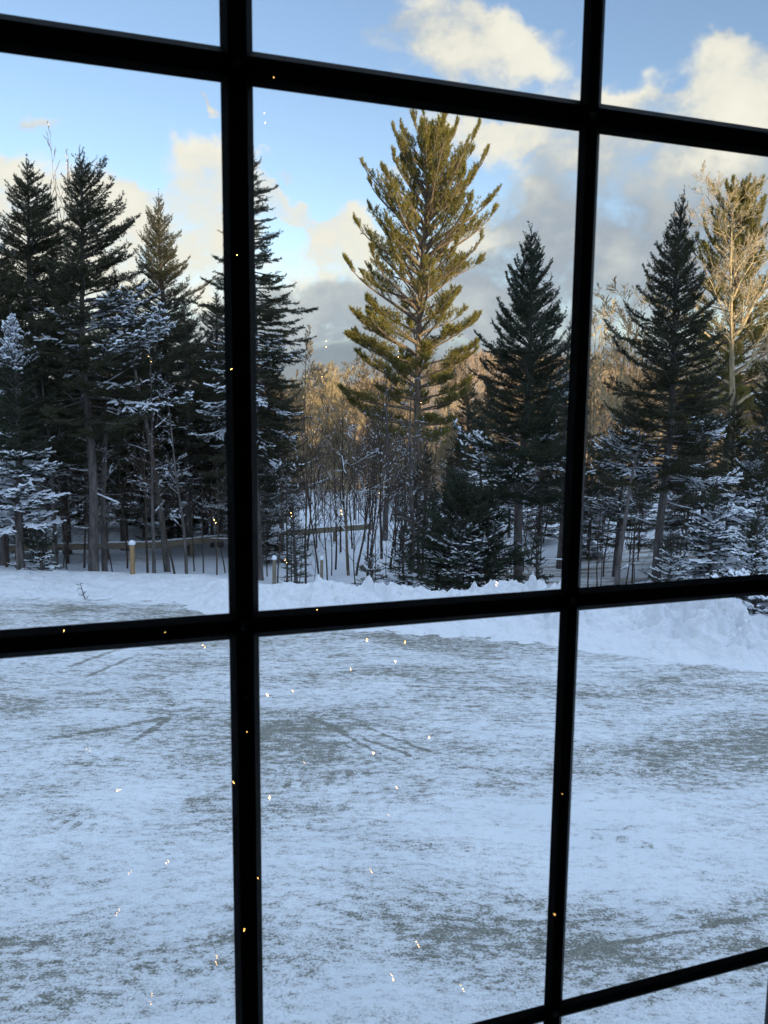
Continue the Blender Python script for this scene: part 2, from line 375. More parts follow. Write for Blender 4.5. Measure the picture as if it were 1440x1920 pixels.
for (ax, ay, bx, by, wd, dash) in STK:
    a_, b_ = G(ax, ay, 0), G(bx, by, 0); dv = b_-a_; L = dv.length; dv.normalize(); nvv = Vector((-dv.y, dv.x, 0))
    rel = b.v('SUBTRACT', gj, tuple(a_)); al = b.v('DOT_PRODUCT', rel, tuple(dv)); ac = b.m('ABSOLUTE', b.v('DOT_PRODUCT', rel, tuple(nvv)))
    q = b.m('MULTIPLY', b.mr(ac, wd*1.3, wd*.5), b.m('MULTIPLY', b.mr(al, -.1, .25), b.mr(al, L+.1, L-.3)))
    if dash: q = b.m('MULTIPLY', q, b.mr(b.m('SINE', b.m('MULTIPLY', al, float(dash))), -.3, .5))
    tr = q if tr is None else b.m('MAXIMUM', tr, q)
trn = tr
def amp(x, a): return b.m('MULTIPLY', b.m('SUBTRACT', x, .5), a)
ly = b.m('MULTIPLY_ADD', sepg.outputs[0], .05, sepg.outputs[1])
q1 = b.m('MULTIPLY', b.m('SUBTRACT', ly, 7.15), 1.25); sw = b.m('EXPONENT', b.m('MULTIPLY', b.m('MULTIPLY', q1, q1), -1.0))     # a clean ploughed swath across the yard
q2 = b.m('MULTIPLY', b.m('SUBTRACT', ly, 5.8), 1.9); sd_ = b.m('EXPONENT', b.m('MULTIPLY', b.m('MULTIPLY', q2, q2), -1.0))
far_d = b.m('ADD', b.m('MULTIPLY', b.mr(ly, 8.0, 9.2), .05), b.m('MULTIPLY', b.mr(ly, 14.0, 15.5), .05)); far_d = b.m('ADD', far_d, b.m('MULTIPLY', sw, -.20)); far_d = b.m('ADD', far_d, b.m('MULTIPLY', sd_, .14))
s = b.m('ADD', b.m('ADD', amp(big, 1.15), far_d), amp(strk, .80))
s = b.m('ADD', s, amp(strk2, .85)); s = b.m('ADD', s, amp(grain, 1.55)); s = b.m('ADD', s, amp(speck, 1.2)); s = b.m('ADD', s, b.m('MULTIPLY', trn, .24))
mask = b.mr(s, .03, .27)
thin = b.mr(s, -.27, .08)
snowc = b.mix(b.mr(b.noise(gw, .8, 5, .6), .35, .65), (.83, .86, .90, 1), (.90, .92, .95, 1))
grav = b.mix(b.mr(b.noise(gg, 40, 4, .7), .35, .65), (.085, .085, .062, 1), (.27, .26, .20, 1))
col = b.mix(b.m('MULTIPLY', thin, .50), snowc, (.50, .49, .49, 1)); col = b.mix(b.m('MULTIPLY', mask, .88), col, grav)
b.put(p.inputs['Base Color'], col); b.put(p.inputs['Roughness'], b.mr(mask, 0, 1, .55, .85)); p.inputs['Specular IOR Level'].default_value = .3
hh = b.m('ADD', b.m('MULTIPLY', s, -.34), b.m('MULTIPLY', speck, .12)); hh = b.m('ADD', hh, b.m('MULTIPLY', trn, -.25))
bp = b.n('ShaderNodeBump'); bp.inputs['Strength'].default_value = .7; bp.inputs['Distance'].default_value = .06
b.put(bp.inputs['Height'], hh); b.put(p.inputs['Normal'], bp.outputs[0])
tag(g.build('driveway', m, smooth=True), kind='structure')

# ploughed snow bank along the driveway's far edge
xs = axis([(-34, -11, .12), (-11, 11, .026), (11, 26, .12)]); tt = np.linspace(-.7, 3.4, 165)
X = np.repeat(xs[:, None], len(tt), 1); T = np.repeat(tt[None, :], len(xs), 0)
hc = crest_z(X)
prof = sstep(-.35, 1.15, T)*(1-sstep(1.35, 3.3, T))
X2 = X+.25*(fbm(X*.7, T*.7, 0, 3, 31)-.5)
Yb = foot_y(X)+T
lump = fbm(X*1.1, Yb*1.3, 0, 3, 33)-.5; cl = fbm(X*3.6, Yb*3.6, 0, 4, 34)-.5
rid = 1-np.abs(2*fbm(X*2.2, Yb*2.2, 0, 3, 35)-1)*2
Z = hc*prof + prof*(.30*lump*np.clip(hc/.5, .2, 1.6) + .42*cl*np.clip(hc/.5, .22, 1.5) + .05*(rid-.5)) + .10*np.clip(cl, -.2, 1)*sstep(-.7, -.2, T)*(1-sstep(0, .9, T))
big = np.clip(fbm(X*5.0, Yb*5.0, 0, 2, 36)-.58, 0, 1)*.9
lowf = np.clip((hc-.42)/.25, .06, 1.5)
Z = Z+big*prof*1.3*lowf+prof*.42*lowf*(np.abs(fbm(X*1.9+3, Yb*1.9, 0, 3, 38)-.5)*-4+.35)
wx, wy = X+.15*fbm(X*4, Yb*4, 0, 2, 51), Yb+.15*fbm(X*4, Yb*4, 0, 2, 52)
cm = prof*np.clip((hc-.15)/.35, .35, 1.2)*(.5+.6*sstep(1.8, 3.6, X))+.25*sstep(-.6, .1, T)*(1-sstep(.2, .9, T))
Z = Z+cm*(.17*clods(wx*1.9, wy*1.9, 61)+.12*clods(wx*4.3, wy*4.3, 62)+.06*clods(wx*9.5, wy*9.5, 63))-.15*prof*np.clip((hc-.1)/.35, .3, 1.2)
Z = Z*sstep(-.7, -.45, T) + np.where(T > 2, terr(X2, Yb)*sstep(2, 3.4, T), 0)-.03*(1-sstep(-.7, -.4, T))-.06*sstep(3.1, 3.4, T)
g = Geo(); grid(X2, Yb, Z+.01, g)
tag(g.build('snow_bank', M_bank, smooth=True), kind='structure')
def ground_z(x, y): return float(terr(np.array([x]), np.array([y]))[0])

# plain farther road, visible between the trunks on the right
g = Geo(); rc = [G(930, 1092, -1.0), G(1090, 1076, -1.0), G(1230, 1052, -.8), G(1420, 1020, -.6), G(1700, 990, -.6)]
pts = np.array([[q.x, q.y] for q in rc]); tcur = np.linspace(0, len(pts)-1, 90)
cxx = np.interp(tcur, np.arange(len(pts)), pts[:, 0]); cyy = np.interp(tcur, np.arange(len(pts)), pts[:, 1])
ds = np.linspace(-1.9, 1.9, 14); tx = np.gradient(cxx); ty = np.gradient(cyy); l = np.hypot(tx, ty)
X = cxx[:, None]-ty[:, None]/l[:, None]*ds; Y = cyy[:, None]+tx[:, None]/l[:, None]*ds
grid(X, Y, terr(X, Y)+.05, g)
m, b, p = mat('rutted_road_snow'); gg = geoco(b)
n = b.m('ADD', b.noise(b.mapping(gg, (.3, 1.6, 1), rot=(0, 0, .1)), 2.0, 5, .65), b.m('MULTIPLY', b.noise(gg, 14, 4, .7), .25))
b.put(p.inputs['Base Color'], b.mix(b.mr(n, .55, .75), (.72, .74, .78, 1), (.24, .20, .16, 1))); p.inputs['Roughness'].default_value = .8
tag(g.build('road', m, smooth=True), kind='structure')

# ------------------------------------------------------------------ trees
def rot2(d, a):                                            # rotate horizontally by angle array
    c, s = np.cos(a), np.sin(a)
    return np.stack([d[:, 0]*c-d[:, 1]*s, d[:, 0]*s+d[:, 1]*c, d[:, 2]], 1)
def needles(geo, A, B, dens, ln, wd, r, spread=.9, fwdb=.55):
    L = np.linalg.norm(B-A, axis=1); n = r.poisson(L*dens); idx = np.repeat(np.arange(len(A)), n); N = len(idx)
    if N == 0: return
    d = nrm(B-A)[idx]; u = r.random(N)[:, None]; p = A[idx]+(B-A)[idx]*u
    q = r.normal(size=(N, 3)); q = q-d*np.sum(q*d, 1, keepdims=True); q = nrm(q)
    dr = nrm(d*fwdb+q*spread); l = ln*r.uniform(.7, 1.25, N)[:, None]
    sd = nrm(np.cross(dr, r.normal(size=(N, 3))))*wd*.5
    geo.tris(p-sd, p+sd, p+dr*l)
def snowcap(geo, A, B, w, r, lift=.012):
    N = len(A)
    if N == 0: return
    d = B-A; s = np.stack([-d[:, 1], d[:, 0], np.zeros(N)], 1); s = nrm(s+1e-6)
    wa = (w*r.uniform(.6, 1.7, N))[:, None]; wb = (w*r.uniform(.45, 1.6, N))[:, None]; up = np.array([0, 0, 1.])
    A2 = A+up*lift; B2 = B+up*lift; E = d*.25
    V = np.stack([A2-s*wa, A2+s*wa*r.uniform(.6, 1.1, (N, 1)), B2+s*wb, B2-s*wb*r.uniform(.6, 1.1, (N, 1)), A2+up*wa*.75-E*.3, B2+up*wb*.7+E*.4, A2-E, B2+E], 1)
    base = np.arange(N)[:, None]*8
    geo.add(V.reshape(-1, 3), np.concatenate([base+np.array([[0, 3, 5, 4]]), base+np.array([[1, 4, 5, 2]])]))
    geo.add(np.zeros((0, 3)), np.zeros((0, 3), int))
    geo.v.append(np.stack([V[:, 0], V[:, 4], V[:, 6], V[:, 1], V[:, 4], V[:, 6], V[:, 2], V[:, 5], V[:, 7], V[:, 3], V[:, 5], V[:, 7]], 1).reshape(-1, 3).astype(np.float32))
    geo.f.append(np.arange(12*N).reshape(-1, 3)+geo.n); geo.n += 12*N

def conifer(seed, H, R, base=.15, env=None, up_top=52, up_bot=-4, droop=14, tip=38, dz=.17, nb=5, twig=.085, dens=120, nl=.046, nw=.015,
            snow=.5, snow_top=.75, lean=0.0, asym=0.0, asym_az=0.0, stubs=40, tr=None, flat=.25, snow_w=.028, tipbare=0.0, twig_len=.42):
    r = np.random.default_rng(seed)
    fol, wood, lim, sn = Geo(), Geo(), Geo(), Geo()
    tr = tr or H*.0125+.02
    tz = np.linspace(0, H, 26); wob = np.stack([.05*np.sin(tz*.9+seed)+lean*(tz/H)**1.2*H, .04*np.cos(tz*.7+seed*2), tz], 1)
    tz0 = wob[:, 2]; rad = tr*(1-tz/H)**.85+.006
    rad[0] *= 1.25; wob[0, 2] = -.5
    wood.tube(wob, rad, 10)
    def tp(z): return np.array([np.interp(z, tz0, wob[:, 0]), np.interp(z, tz0, wob[:, 1]), z])
    if env is None: env = lambda t: min(1.0, (1-t)**.72*1.05)*(.75+.25*min(1, t/.18))
    SA, SB = [], []; snA, snB = [], []
    z = base*H
    while z < H*.985:
        t = (z-base*H)/(H-base*H)
        n = nb if t < .9 else nb-1
        wh = r.uniform(.78, 1.15)
        a0 = r.random()*6.28
        for i in range(n):
            az = a0+i*6.283/n+r.normal()*.25
            L = R*env(t)*wh*r.uniform(.5, 1.12)*(1+asym*math.cos(az-asym_az))
            if r.random() < .09 and t < .88: L *= 1.32
            if r.random() < .05: continue
            L = max(L, .07)
            el0 = math.radians(up_bot+(up_top-up_bot)*t**1.25+r.normal()*6)
            m = max(4, int(L/.16)+2); s = np.linspace(0, 1, m)
            e = el0-math.radians(droop)*(1-t)*np.sin(math.pi*np.minimum(s*1.15, 1))+math.radians(tip)*s**2*(1-.3*t)
            azs = az+np.cumsum(r.normal(size=m))*.06
            d = np.stack([np.cos(e)*np.cos(azs), np.cos(e)*np.sin(azs), np.sin(e)], 1)
            pts = tp(z+r.normal()*dz*.3)+np.vstack([np.zeros(3), np.cumsum(d[:-1]*(L/(m-1)), 0)])
            br = np.linspace(.010+.011*L, .003, m)
            lim.prisms(pts[:-1], pts[1:], br[:-1], br[1:], 4)
            # side twigs
            k = max(2, int(L*(1-.18)/twig)); u = np.linspace(.14 if L < .5 else .22, .97, k)+r.normal(size=k)*.01; u = np.clip(u, 0, .98)
            f = u*(m-1); i0 = np.minimum(f.astype(int), m-2); fr = (f-i0)[:, None]
            bp_ = pts[i0]*(1-fr)+pts[i0+1]*fr; bd = d[i0]
            tl = (L*twig_len*(1-u)+.055+.05*min(1, L))*r.uniform(.6, 1.2, k); tl = np.minimum(tl, .55)
            sg = np.where(np.arange(k) % 2 == 0, 1, -1)
            td = rot2(bd, sg*np.radians(r.normal(48, 7, k))); td[:, 2] += r.normal(-.06, .16, k)*(1-.5*t); td = nrm(td)
            mid = bp_+td*(tl*.5)[:, None]; td2 = nrm(td+bd*.35+np.array([0, 0, .10])); end = mid+td2*(tl*.5)[:, None]
            A = [pts[1 if m > 4 else 0:-1], bp_, mid]; B = [pts[2 if m > 4 else 1:], mid, end]
            big = np.where(tl > .16)[0]
            if len(big):
                for q in (.3, .55, .8):
                    for sg2 in (-1, 1):
                        o = bp_[big]+(end-bp_)[big]*q; dd = rot2(td[big], np.full(len(big), sg2*math.radians(46))); dd[:, 2] += r.normal(-.05, .2, len(big)); dd = nrm(dd)
                        ll = tl[big]*(1-q)*.6+.03; A.append(o); B.append(o+dd*ll[:, None])
            A = np.vstack(A); B = np.vstack(B); SA.append(A); SB.append(B)
            # snow lies in patches on the boughs
            if snow > 0:
                nv = noise3(pts[:, 0]*.7+seed, pts[:, 1]*.7, pts[:, 2]*.9, 3)[m//2]*.8+.2*r.random()
                am = snow*.95*(1-sstep(snow_top-.25, snow_top+.1, t))+.05*snow
                if nv < am:
                    pr = np.clip((am-nv)*3.2+.10, 0, .75); mk = r.random(len(A)) < pr
                    snA.append(A[mk]); snB.append(B[mk])
        z += dz*(1-.45*t)*r.uniform(.7, 1.3)
    # leader
    top = tp(H*.975); SA.append(np.array([top, tp(H)])); SB.append(np.array([tp(H), tp(H)+np.array([.01, .0, .16])]))
    # dead stubs on the bare trunk
    for i in range(stubs):
        z = r.uniform(.06, max(base+.12, .2))*H; az = r.random()*6.28; L = r.uniform(.2, .9)*R*.7; e = r.normal(-.12, .25)
        d = np.array([math.cos(az)*math.cos(e), math.sin(az)*math.cos(e), math.sin(e)])
        p0 = tp(z); p1 = p0+d*L*.5; p2 = p1+(d+np.array([r.normal()*.2, r.normal()*.2, .15]))*L*.5
        lim.prisms(np.array([p0, p1]), np.array([p1, p2]), np.array([.011, .007]), np.array([.007, .003]), 3)
        for q in range(4):
            o = p0+(p2-p0)*r.uniform(.3, .95); w = o+(d*.5+r.normal(size=3)*.5)*L*.3; lim.prisms(o[None], w[None], .004, .002, 3)
        if r.random() < snow*.35: snA.append(np.array([p0, p1])); snB.append(np.array([p1, p2]))
    SA = np.vstack(SA); SB = np.vstack(SB)
    lim.prisms(SA[::2], SB[::2], .0035, .002, 3)
    needles(fol, SA, SB, dens, nl, nw, r)
    if snA:
        a = np.vstack(snA); b_ = np.vstack(snB); snowcap(sn, a, b_, snow_w, r, lift=nl*.35)
    return wood, lim, fol, sn
def make_conifer(name, x, y, label, cat='spruce tree', group=None, foliage=None, bark=None, rz=0, z=None, **kw):
    wood, lim, fol, sn = conifer(**kw)
    o = empty(name, (x, y, ground_z(x, y) if z is None else z), rz); tag(o, label, cat, group)
    wood.build('trunk', bark or M_bark, o, smooth=True); lim.build('branches', bark or M_bark, o)
    fol.build('foliage', foliage or M_spruce, o)
    if sn.v: sn.build('bough_snow', M_bough, o)
    return o
def dup(root, x, y, s=1, rz=0, label=None, group=None, z=None, name=None, sx=1):
    r = root.copy(); C.objects.link(r); r.location = (x, y, ground_z(x, y) if z is None else z); r.scale = (s*sx, s*sx, s); r.rotation_euler = (0, 0, rz)
    if label: r['label'] = label
    if group: r['group'] = group
    if name: r.name = name
    for ch in list(root.children):
        c = ch.copy(); C.objects.link(c); c.parent = r
    return r
def stand(px, pytop, Y):                                    # foot and height of a tree whose tip is seen there
    p = P(px, pytop, Y); gz = ground_z(p.x, Y)
    return p.x, Y, p.z-gz, gz

# white pine
def pine(seed, H, env, base=.22, r0=None, dz=.42, tuft=13, el_b=22, el_t=62, lenn=.10, asymf=None, nb=5):
    r = np.random.default_rng(seed); wood, lim, fol = Geo(), Geo(), Geo()
    tz = np.linspace(0, H, 30); c = np.stack([.10*np.sin(tz*.35+1), .08*np.cos(tz*.3), tz], 1); rad = (r0 or H*.011)*(1-tz/H)**.8+.02
    c[0, 2] = -.6; wood.tube(c, rad, 12)
    def tp(z): return np.array([np.interp(z, tz, c[:, 0]), np.interp(z, tz, c[:, 1]), z])
    z = base*H; TA, TD = [], []
    while z < H*.99:
        t = (z-base*H)/(H*(1-base)); a0 = r.random()*6.28
        for i in range(nb):
            az = a0+i*6.283/nb+r.normal()*.25; L = env(t, az)*r.uniform(.55, 1.12)
            if r.random() < .05: continue
            L = max(L, .35); el0 = math.radians(el_b+(el_t-el_b)*t**.8+r.normal()*5)
            m = 9; s = np.linspace(0, 1, m); e = el0-math.radians(10)*np.sin(math.pi*s)+math.radians(26)*s**2; azs = az+np.cumsum(r.normal(size=m))*.05
            d = np.stack([np.cos(e)*np.cos(azs), np.cos(e)*np.sin(azs), np.sin(e)], 1)
            pts = tp(z)+np.vstack([np.zeros(3), np.cumsum(d[:-1]*(L/(m-1)), 0)]); br = np.linspace(.018+.018*L, .008, m)
            lim.prisms(pts[:-1], pts[1:], br[:-1], br[1:], 5)
            k = int(L/(.23 if t > .35 else .12))+3; u = r.uniform(.22 if t < .6 else .1, 1, k)**.8; f = u*(m-1); i0 = np.minimum(f.astype(int), m-2); fr = (f-i0)[:, None]
            o = pts[i0]*(1-fr)+pts[i0+1]*fr; sg = r.choice([-1, 1], k); td = rot2(d[i0], sg*np.radians(r.normal(42, 12, k))); td[:, 2] += r.normal(.22, .2, k); td = nrm(td)
            tl = (.22+L*.26*(1-u)+.12)*r.uniform(.6, 1.2, k); e1 = o+td*tl[:, None]*.55; td2 = nrm(td+np.array([0, 0, .35])); e2 = e1+td2*tl[:, None]*.45
            lim.prisms(o, e1, .009, .006, 3); lim.prisms(e1, e2, .006, .004, 3)
            TA += [e2, e1]; TD += [td2, td]
            for q in (.35, .6, .85):
                for g2 in (-1, 1):
                    oo = o+(e2-o)*q; dd = rot2(td, np.full(k, g2*.8)); dd[:, 2] += r.normal(.25, .25, k); dd = nrm(dd); ee = oo+dd*(tl*.38)[:, None]
                    lim.prisms(oo, ee, .005, .003, 3); TA.append(ee); TD.append(dd)
            TA += [pts[-1:], pts[-2:-1]]; TD += [d[-1:], d[-2:-1]]
        z += dz*(1-.5*t)*r.uniform(.75, 1.2)
    A = np.vstack(TA); Dd = np.vstack(TD); N = len(A); idx = np.repeat(np.arange(N), tuft); n = len(idx)
    q = nrm(Dd[idx]*r.uniform(.2, 1.2, (n, 1))+r.normal(size=(n, 3))*.55+np.array([0, 0, .2])); l = lenn*r.uniform(.7, 1.3, n)[:, None]
    o = A[idx]-Dd[idx]*r.uniform(0, .12, (n, 1)); sd = nrm(np.cross(q, r.normal(size=(n, 3))))*lenn*.11
    fol.tris(o-sd, o+sd, o+q*l)
    return wood, lim, fol
def make_pine(name, x, y, label, group=None, z=None, rz=0, **kw):
    wood, lim, fol = pine(**kw); o = empty(name, (x, y, ground_z(x, y) if z is None else z), rz); tag(o, label, 'pine tree', group)
    wood.build('trunk', M_pbark, o, smooth=True); lim.build('branches', M_pbark, o); fol.build('foliage', M_pine, o); return o

# leafless broadleaf trees
def bare(seed, H, r0=.08, first=.3, n=(12, 7, 5, 4), ang=(38, 42, 42, 40), lr=(.42, .5, .5, .5), lean=.04, wig=.10, snow=0.0, upw=.25, thin=1.0):
    r = np.random.default_rng(seed); wood, lim, sn = Geo(), Geo(), Geo(); A, B, ra, rb = [], [], [], []
    def stem(p, d, L, R, m):
        pts = [p]; ds = [d]
        for i in range(m):
            d = d+r.normal(size=3)*wig+np.array([0, 0, .03+upw*.12]); d = d/np.linalg.norm(d); p = p+d*L/m; pts.append(p); ds.append(d)
        return np.array(pts), np.array(ds), np.linspace(R, R*.35, m+1)
    d0 = np.array([r.normal()*lean, r.normal()*lean, 1.]); d0 /= np.linalg.norm(d0)
    w0 = wig; wig = .035
    pts, ds, rr = stem(np.array([0, 0, -.3]), d0, H+.3, r0, 14); wig = w0
    rr = r0*np.linspace(1, .0, 15)**.9+.004; wood.tube(pts, rr, 8)
    def grow(pts, ds, rr, L, lv):
        if lv >= len(n): return
        k = n[lv]; f0 = first if lv == 0 else .22
        for i in range(k):
            u = f0+(1-f0)*(i+r.random())/k; u = min(u, .97); f = u*(len(pts)-1); i0 = min(int(f), len(pts)-2); fr = f-i0
            p = pts[i0]*(1-fr)+pts[i0+1]*fr; d = ds[i0]; R = (rr[i0]*(1-fr)+rr[i0+1]*fr)*.62
            q = r.normal(size=3); q = q-d*q.dot(d); q /= np.linalg.norm(q); a = math.radians(ang[lv]+r.normal()*8)
            nd = d*math.cos(a)+q*math.sin(a); nd[2] += upw*.6; nd /= np.linalg.norm(nd)
            ll = L*lr[lv]*(1.15-u*.75)*r.uniform(.65, 1.15); m = 6 if lv == 0 else 4 if lv < 3 else 2
            P2, D2, R2 = stem(p, nd, ll, max(R, .0028), m); R2 = np.maximum(R2, .0026*thin)
            A.append(P2[:-1]); B.append(P2[1:]); ra.append(R2[:-1]); rb.append(R2[1:]); grow(P2, D2, R2, ll, lv+1)
    grow(pts, ds, rr, H, 0)
    A, B, ra, rb = np.vstack(A), np.vstack(B), np.concatenate(ra), np.concatenate(rb)
    lim.prisms(A, B, ra, rb, 3)
    if snow:
        mk = (r.random(len(A)) < snow) & (np.abs((B-A)[:, 2]) < .75*np.linalg.norm(B-A, axis=1)) & (ra > .003)
        snowcap(sn, A[mk], B[mk], np.maximum(ra[mk]*1.1, .009), r, lift=.006)
    return wood, lim, sn
def make_bare(name, x, y, label, group=None, bark=None, z=None, rz=0, cat='bare tree', **kw):
    wood, lim, sn = bare(**kw); o = empty(name, (x, y, ground_z(x, y) if z is None else z), rz); tag(o, label, cat, group)
    wood.build('trunk', bark or M_twig, o, smooth=True); lim.build('branches', bark or M_twig, o)
    if sn.v: sn.build('bough_snow', M_bough, o)
    return o

# ---- the trees one can tell apart, nearest first
def spruce(px, pt, Y, label, name='spruce_tree', **kw):
    x, y, H, gz = stand(px, pt, Y); return make_conifer(name, x, y, label, z=gz, H=H, **kw)
spruce(47, 297, 22.5, 'dark spruce with crowded boughs farthest left, behind the snow-crusted white fir', seed=11, R=2.70, base=.28, snow=.30, up_top=40, asym=.1)
B_ = spruce(146, 283, 20.5, 'tall spruce with long bare grey trunk and snowy boughs in the left pane', seed=12, R=2.3, base=.36, snow=.36, snow_top=.66, up_top=48, asym=.28, asym_az=0, stubs=70, snow_w=.036, tr=.125)
spruce(299, 362, 31, 'smaller spruce with a sunlit golden tip between the snowy spruce and the window bar', seed=13, R=2.84, base=.22, snow=.25, snow_top=.5, up_top=55, dens=80)
spruce(470, 268, 22.5, 'tall spruce mostly hidden behind the left upright window bar, boughs showing on both sides', seed=14, R=2.20, base=.30, snow=.36, snow_top=.5, up_top=22, up_bot=-14, tip=30, dz=.21, stubs=50)
Fs = spruce(992, 430, 20.8, 'dark spruce with upswept boughs right of the golden pine', seed=15, R=2.27, base=.27, snow=.33, snow_top=.45, up_top=58, up_bot=6, tip=42, asym=.08, asym_az=math.pi, stubs=70, tr=.125, foliage=M_fir, lean=.012)
spruce(1274, 360, 20.0, 'tall spruce with long upturned boughs, alone in the right-hand panes', seed=16, R=2.5, base=.30, snow=.36, snow_top=.50, up_top=56, up_bot=-2, tip=48, asym=.10, asym_az=math.pi, stubs=60, tr=.115, env=lambda t: (1-t)**.85*(.8+.2*min(1, t/.2))+.02, lean=.012, dz=.185)
spruce(407, 545, 29, 'narrow spruce with golden boughs just left of the left upright window bar', seed=17, R=2.27, base=.2, snow=.35, up_top=40, dens=80)

# the golden pine
x, y, H, gz = stand(812, 258, 40)
def penv(t, az):
    c = math.cos(az); Rl = np.interp(t, [0, .08, .2, .34, .48, .65, .8, .92, 1], [3.3, 4.0, 4.2, 4.9, 4.4, 4.1, 3.1, 2.1, .6]); Rr = np.interp(t, [0, .12, .25, .42, .6, .78, .92, 1], [2.6, 3.0, 3.0, 3.3, 4.5, 3.9, 2.4, .7])
    w = (1-c)/2; return Rl*w+Rr*(1-w)
PINE = make_pine('pine_tree', x-.75, y, 'tall golden sunlit pine standing above all the others in the middle panes', z=gz, seed=21, H=H, env=penv, base=.20, r0=.20, el_b=8, el_t=58, dz=.62, nb=5, tuft=9, lenn=.14); PINE.rotation_euler.y = .034
# right edge pine, and the sunlit bare tree before it
x, y, H, gz = stand(1392, 368, 40)
make_pine('pine_tree', x, y, 'dark green pine at the right edge behind the sunlit bare tree', z=gz, seed=22, H=H, env=lambda t, az: np.interp(t, [0, .3, .7, .9, 1], [3.6, 3.7, 2.9, 1.8, .4]), base=.25, r0=.2, el_b=5, el_t=60, dz=.6, tuft=7, lenn=.15)
x, y, H, gz = stand(1425, 372, 34)
make_bare('bare_tree', x-.3, y, 'sunlit bare tree with pale crooked limbs at the right edge', z=gz, bark=M_birch, seed=41, H=H, r0=.19, first=.36, n=(20, 10, 8, 5), ang=(56, 48, 44, 42), lr=(.40, .5, .5, .5), snow=.08, wig=.15, thin=2.2)

# low firs by the bank
def fir(px, pt, Y, label, name='fir_tree', **kw):
    x, y, H, gz = stand(px, pt, Y); k = dict(base=.03, up_top=45, up_bot=5, droop=8, tip=15, dz=.15, snow=.7, snow_top=.9, stubs=6, foliage=M_fir, nl=.035, snow_w=.024, twig=.075)
    k.update(kw); return make_conifer(name, x, y, label, cat='fir tree', z=gz, H=H, **k)
rnd = lambda t: (1-t)**.42*(.8+.2*min(1, t/.2))
fir(866, 912, 18.4, 'low bushy fir dusted with snow at the foot of the golden pine', seed=31, R=1.45, env=rnd, snow=.42, up_top=66, up_bot=8, asym=.12, asym_az=math.pi, dens=150, dz=.12)
fir(818, 985, 19.2, 'small dark fir leaning out left of the bushy snow-dusted fir', seed=32, R=1.05, snow=.35, env=rnd, up_bot=0)
fir(915, 925, 19.3, 'dusty dark fir between the bushy fir and the grey trunk beside it', seed=33, R=1.35, snow=.35, env=rnd, up_top=66, dens=150, dz=.13)
fir(786, 872, 24, 'slim dark fir growing against the trunk of the golden pine', seed=46, R=.75, snow=.3, name='young_fir_tree')
fir(758, 985, 22.5, 'low dark fir with few boughs left of the pine trunk', seed=47, R=.75, snow=.3, env=rnd, name='young_fir_tree', dens=90)
fir(700, 1040, 20.5, 'brownish low fir crouching behind the middle of the bank', seed=48, R=.8, snow=.2, env=rnd, name='young_fir_tree', dens=90)
fir(1010, 1000, 19.8, 'knee-high fir right of the grey trunk above the lower road', seed=34, R=.5, snow=.5, name='young_fir_tree')
fir(1425, 1078, 14.9, 'snow-laden fir boughs showing over the right end of the ploughed bank', seed=35, R=1.5, snow=.9, snow_w=.04, name='young_fir_tree')
fir(1262, 1000, 18.8, 'small feathery fir in front of the field right of the tall trunk', seed=36, R=.8, snow=.45, name='young_fir_tree')
fir(1340, 905, 19.0, 'snowy fir with drooping boughs in the right panes', seed=37, R=1.25, snow=.5, up_bot=-12, snow_w=.032)
fir(1418, 960, 18.2, 'snow-covered fir at the right edge below the bare tree', seed=38, R=1.2, snow=.6, snow_w=.036)
fir(72, 985, 19.6, 'thin snowy fir on the bank in the lower left pane', seed=39, R=.8, snow=.5)
fir(552, 935, 21.0, 'thin dark young fir right of the left upright window bar', seed=40, R=.65, snow=.25, dens=70)
fir(20, 585, 19.5, 'white snow-crusted fir at the left edge', seed=42, R=1.35, base=.2, snow=.62, snow_top=1.2, snow_w=.04)
fir(1170, 770, 24, 'dark wide-boughed fir with snow on its shoulders, left of the tall spruce on the right', seed=43, R=2.0, base=.2, snow=.42, dz=.2, dens=80)
fir(1068, 600, 25.5, 'snow-dusted fir behind the right upright window bar', seed=44, R=1.7, base=.2, snow=.45, dz=.2, dens=80)
fir(1330, 735, 24, 'layered fir with thick snow on its boughs, right of the tall spruce on the right', seed=45, R=2.2, base=.15, snow=.50, dz=.2, dens=80, snow_w=.04, up_bot=-8)

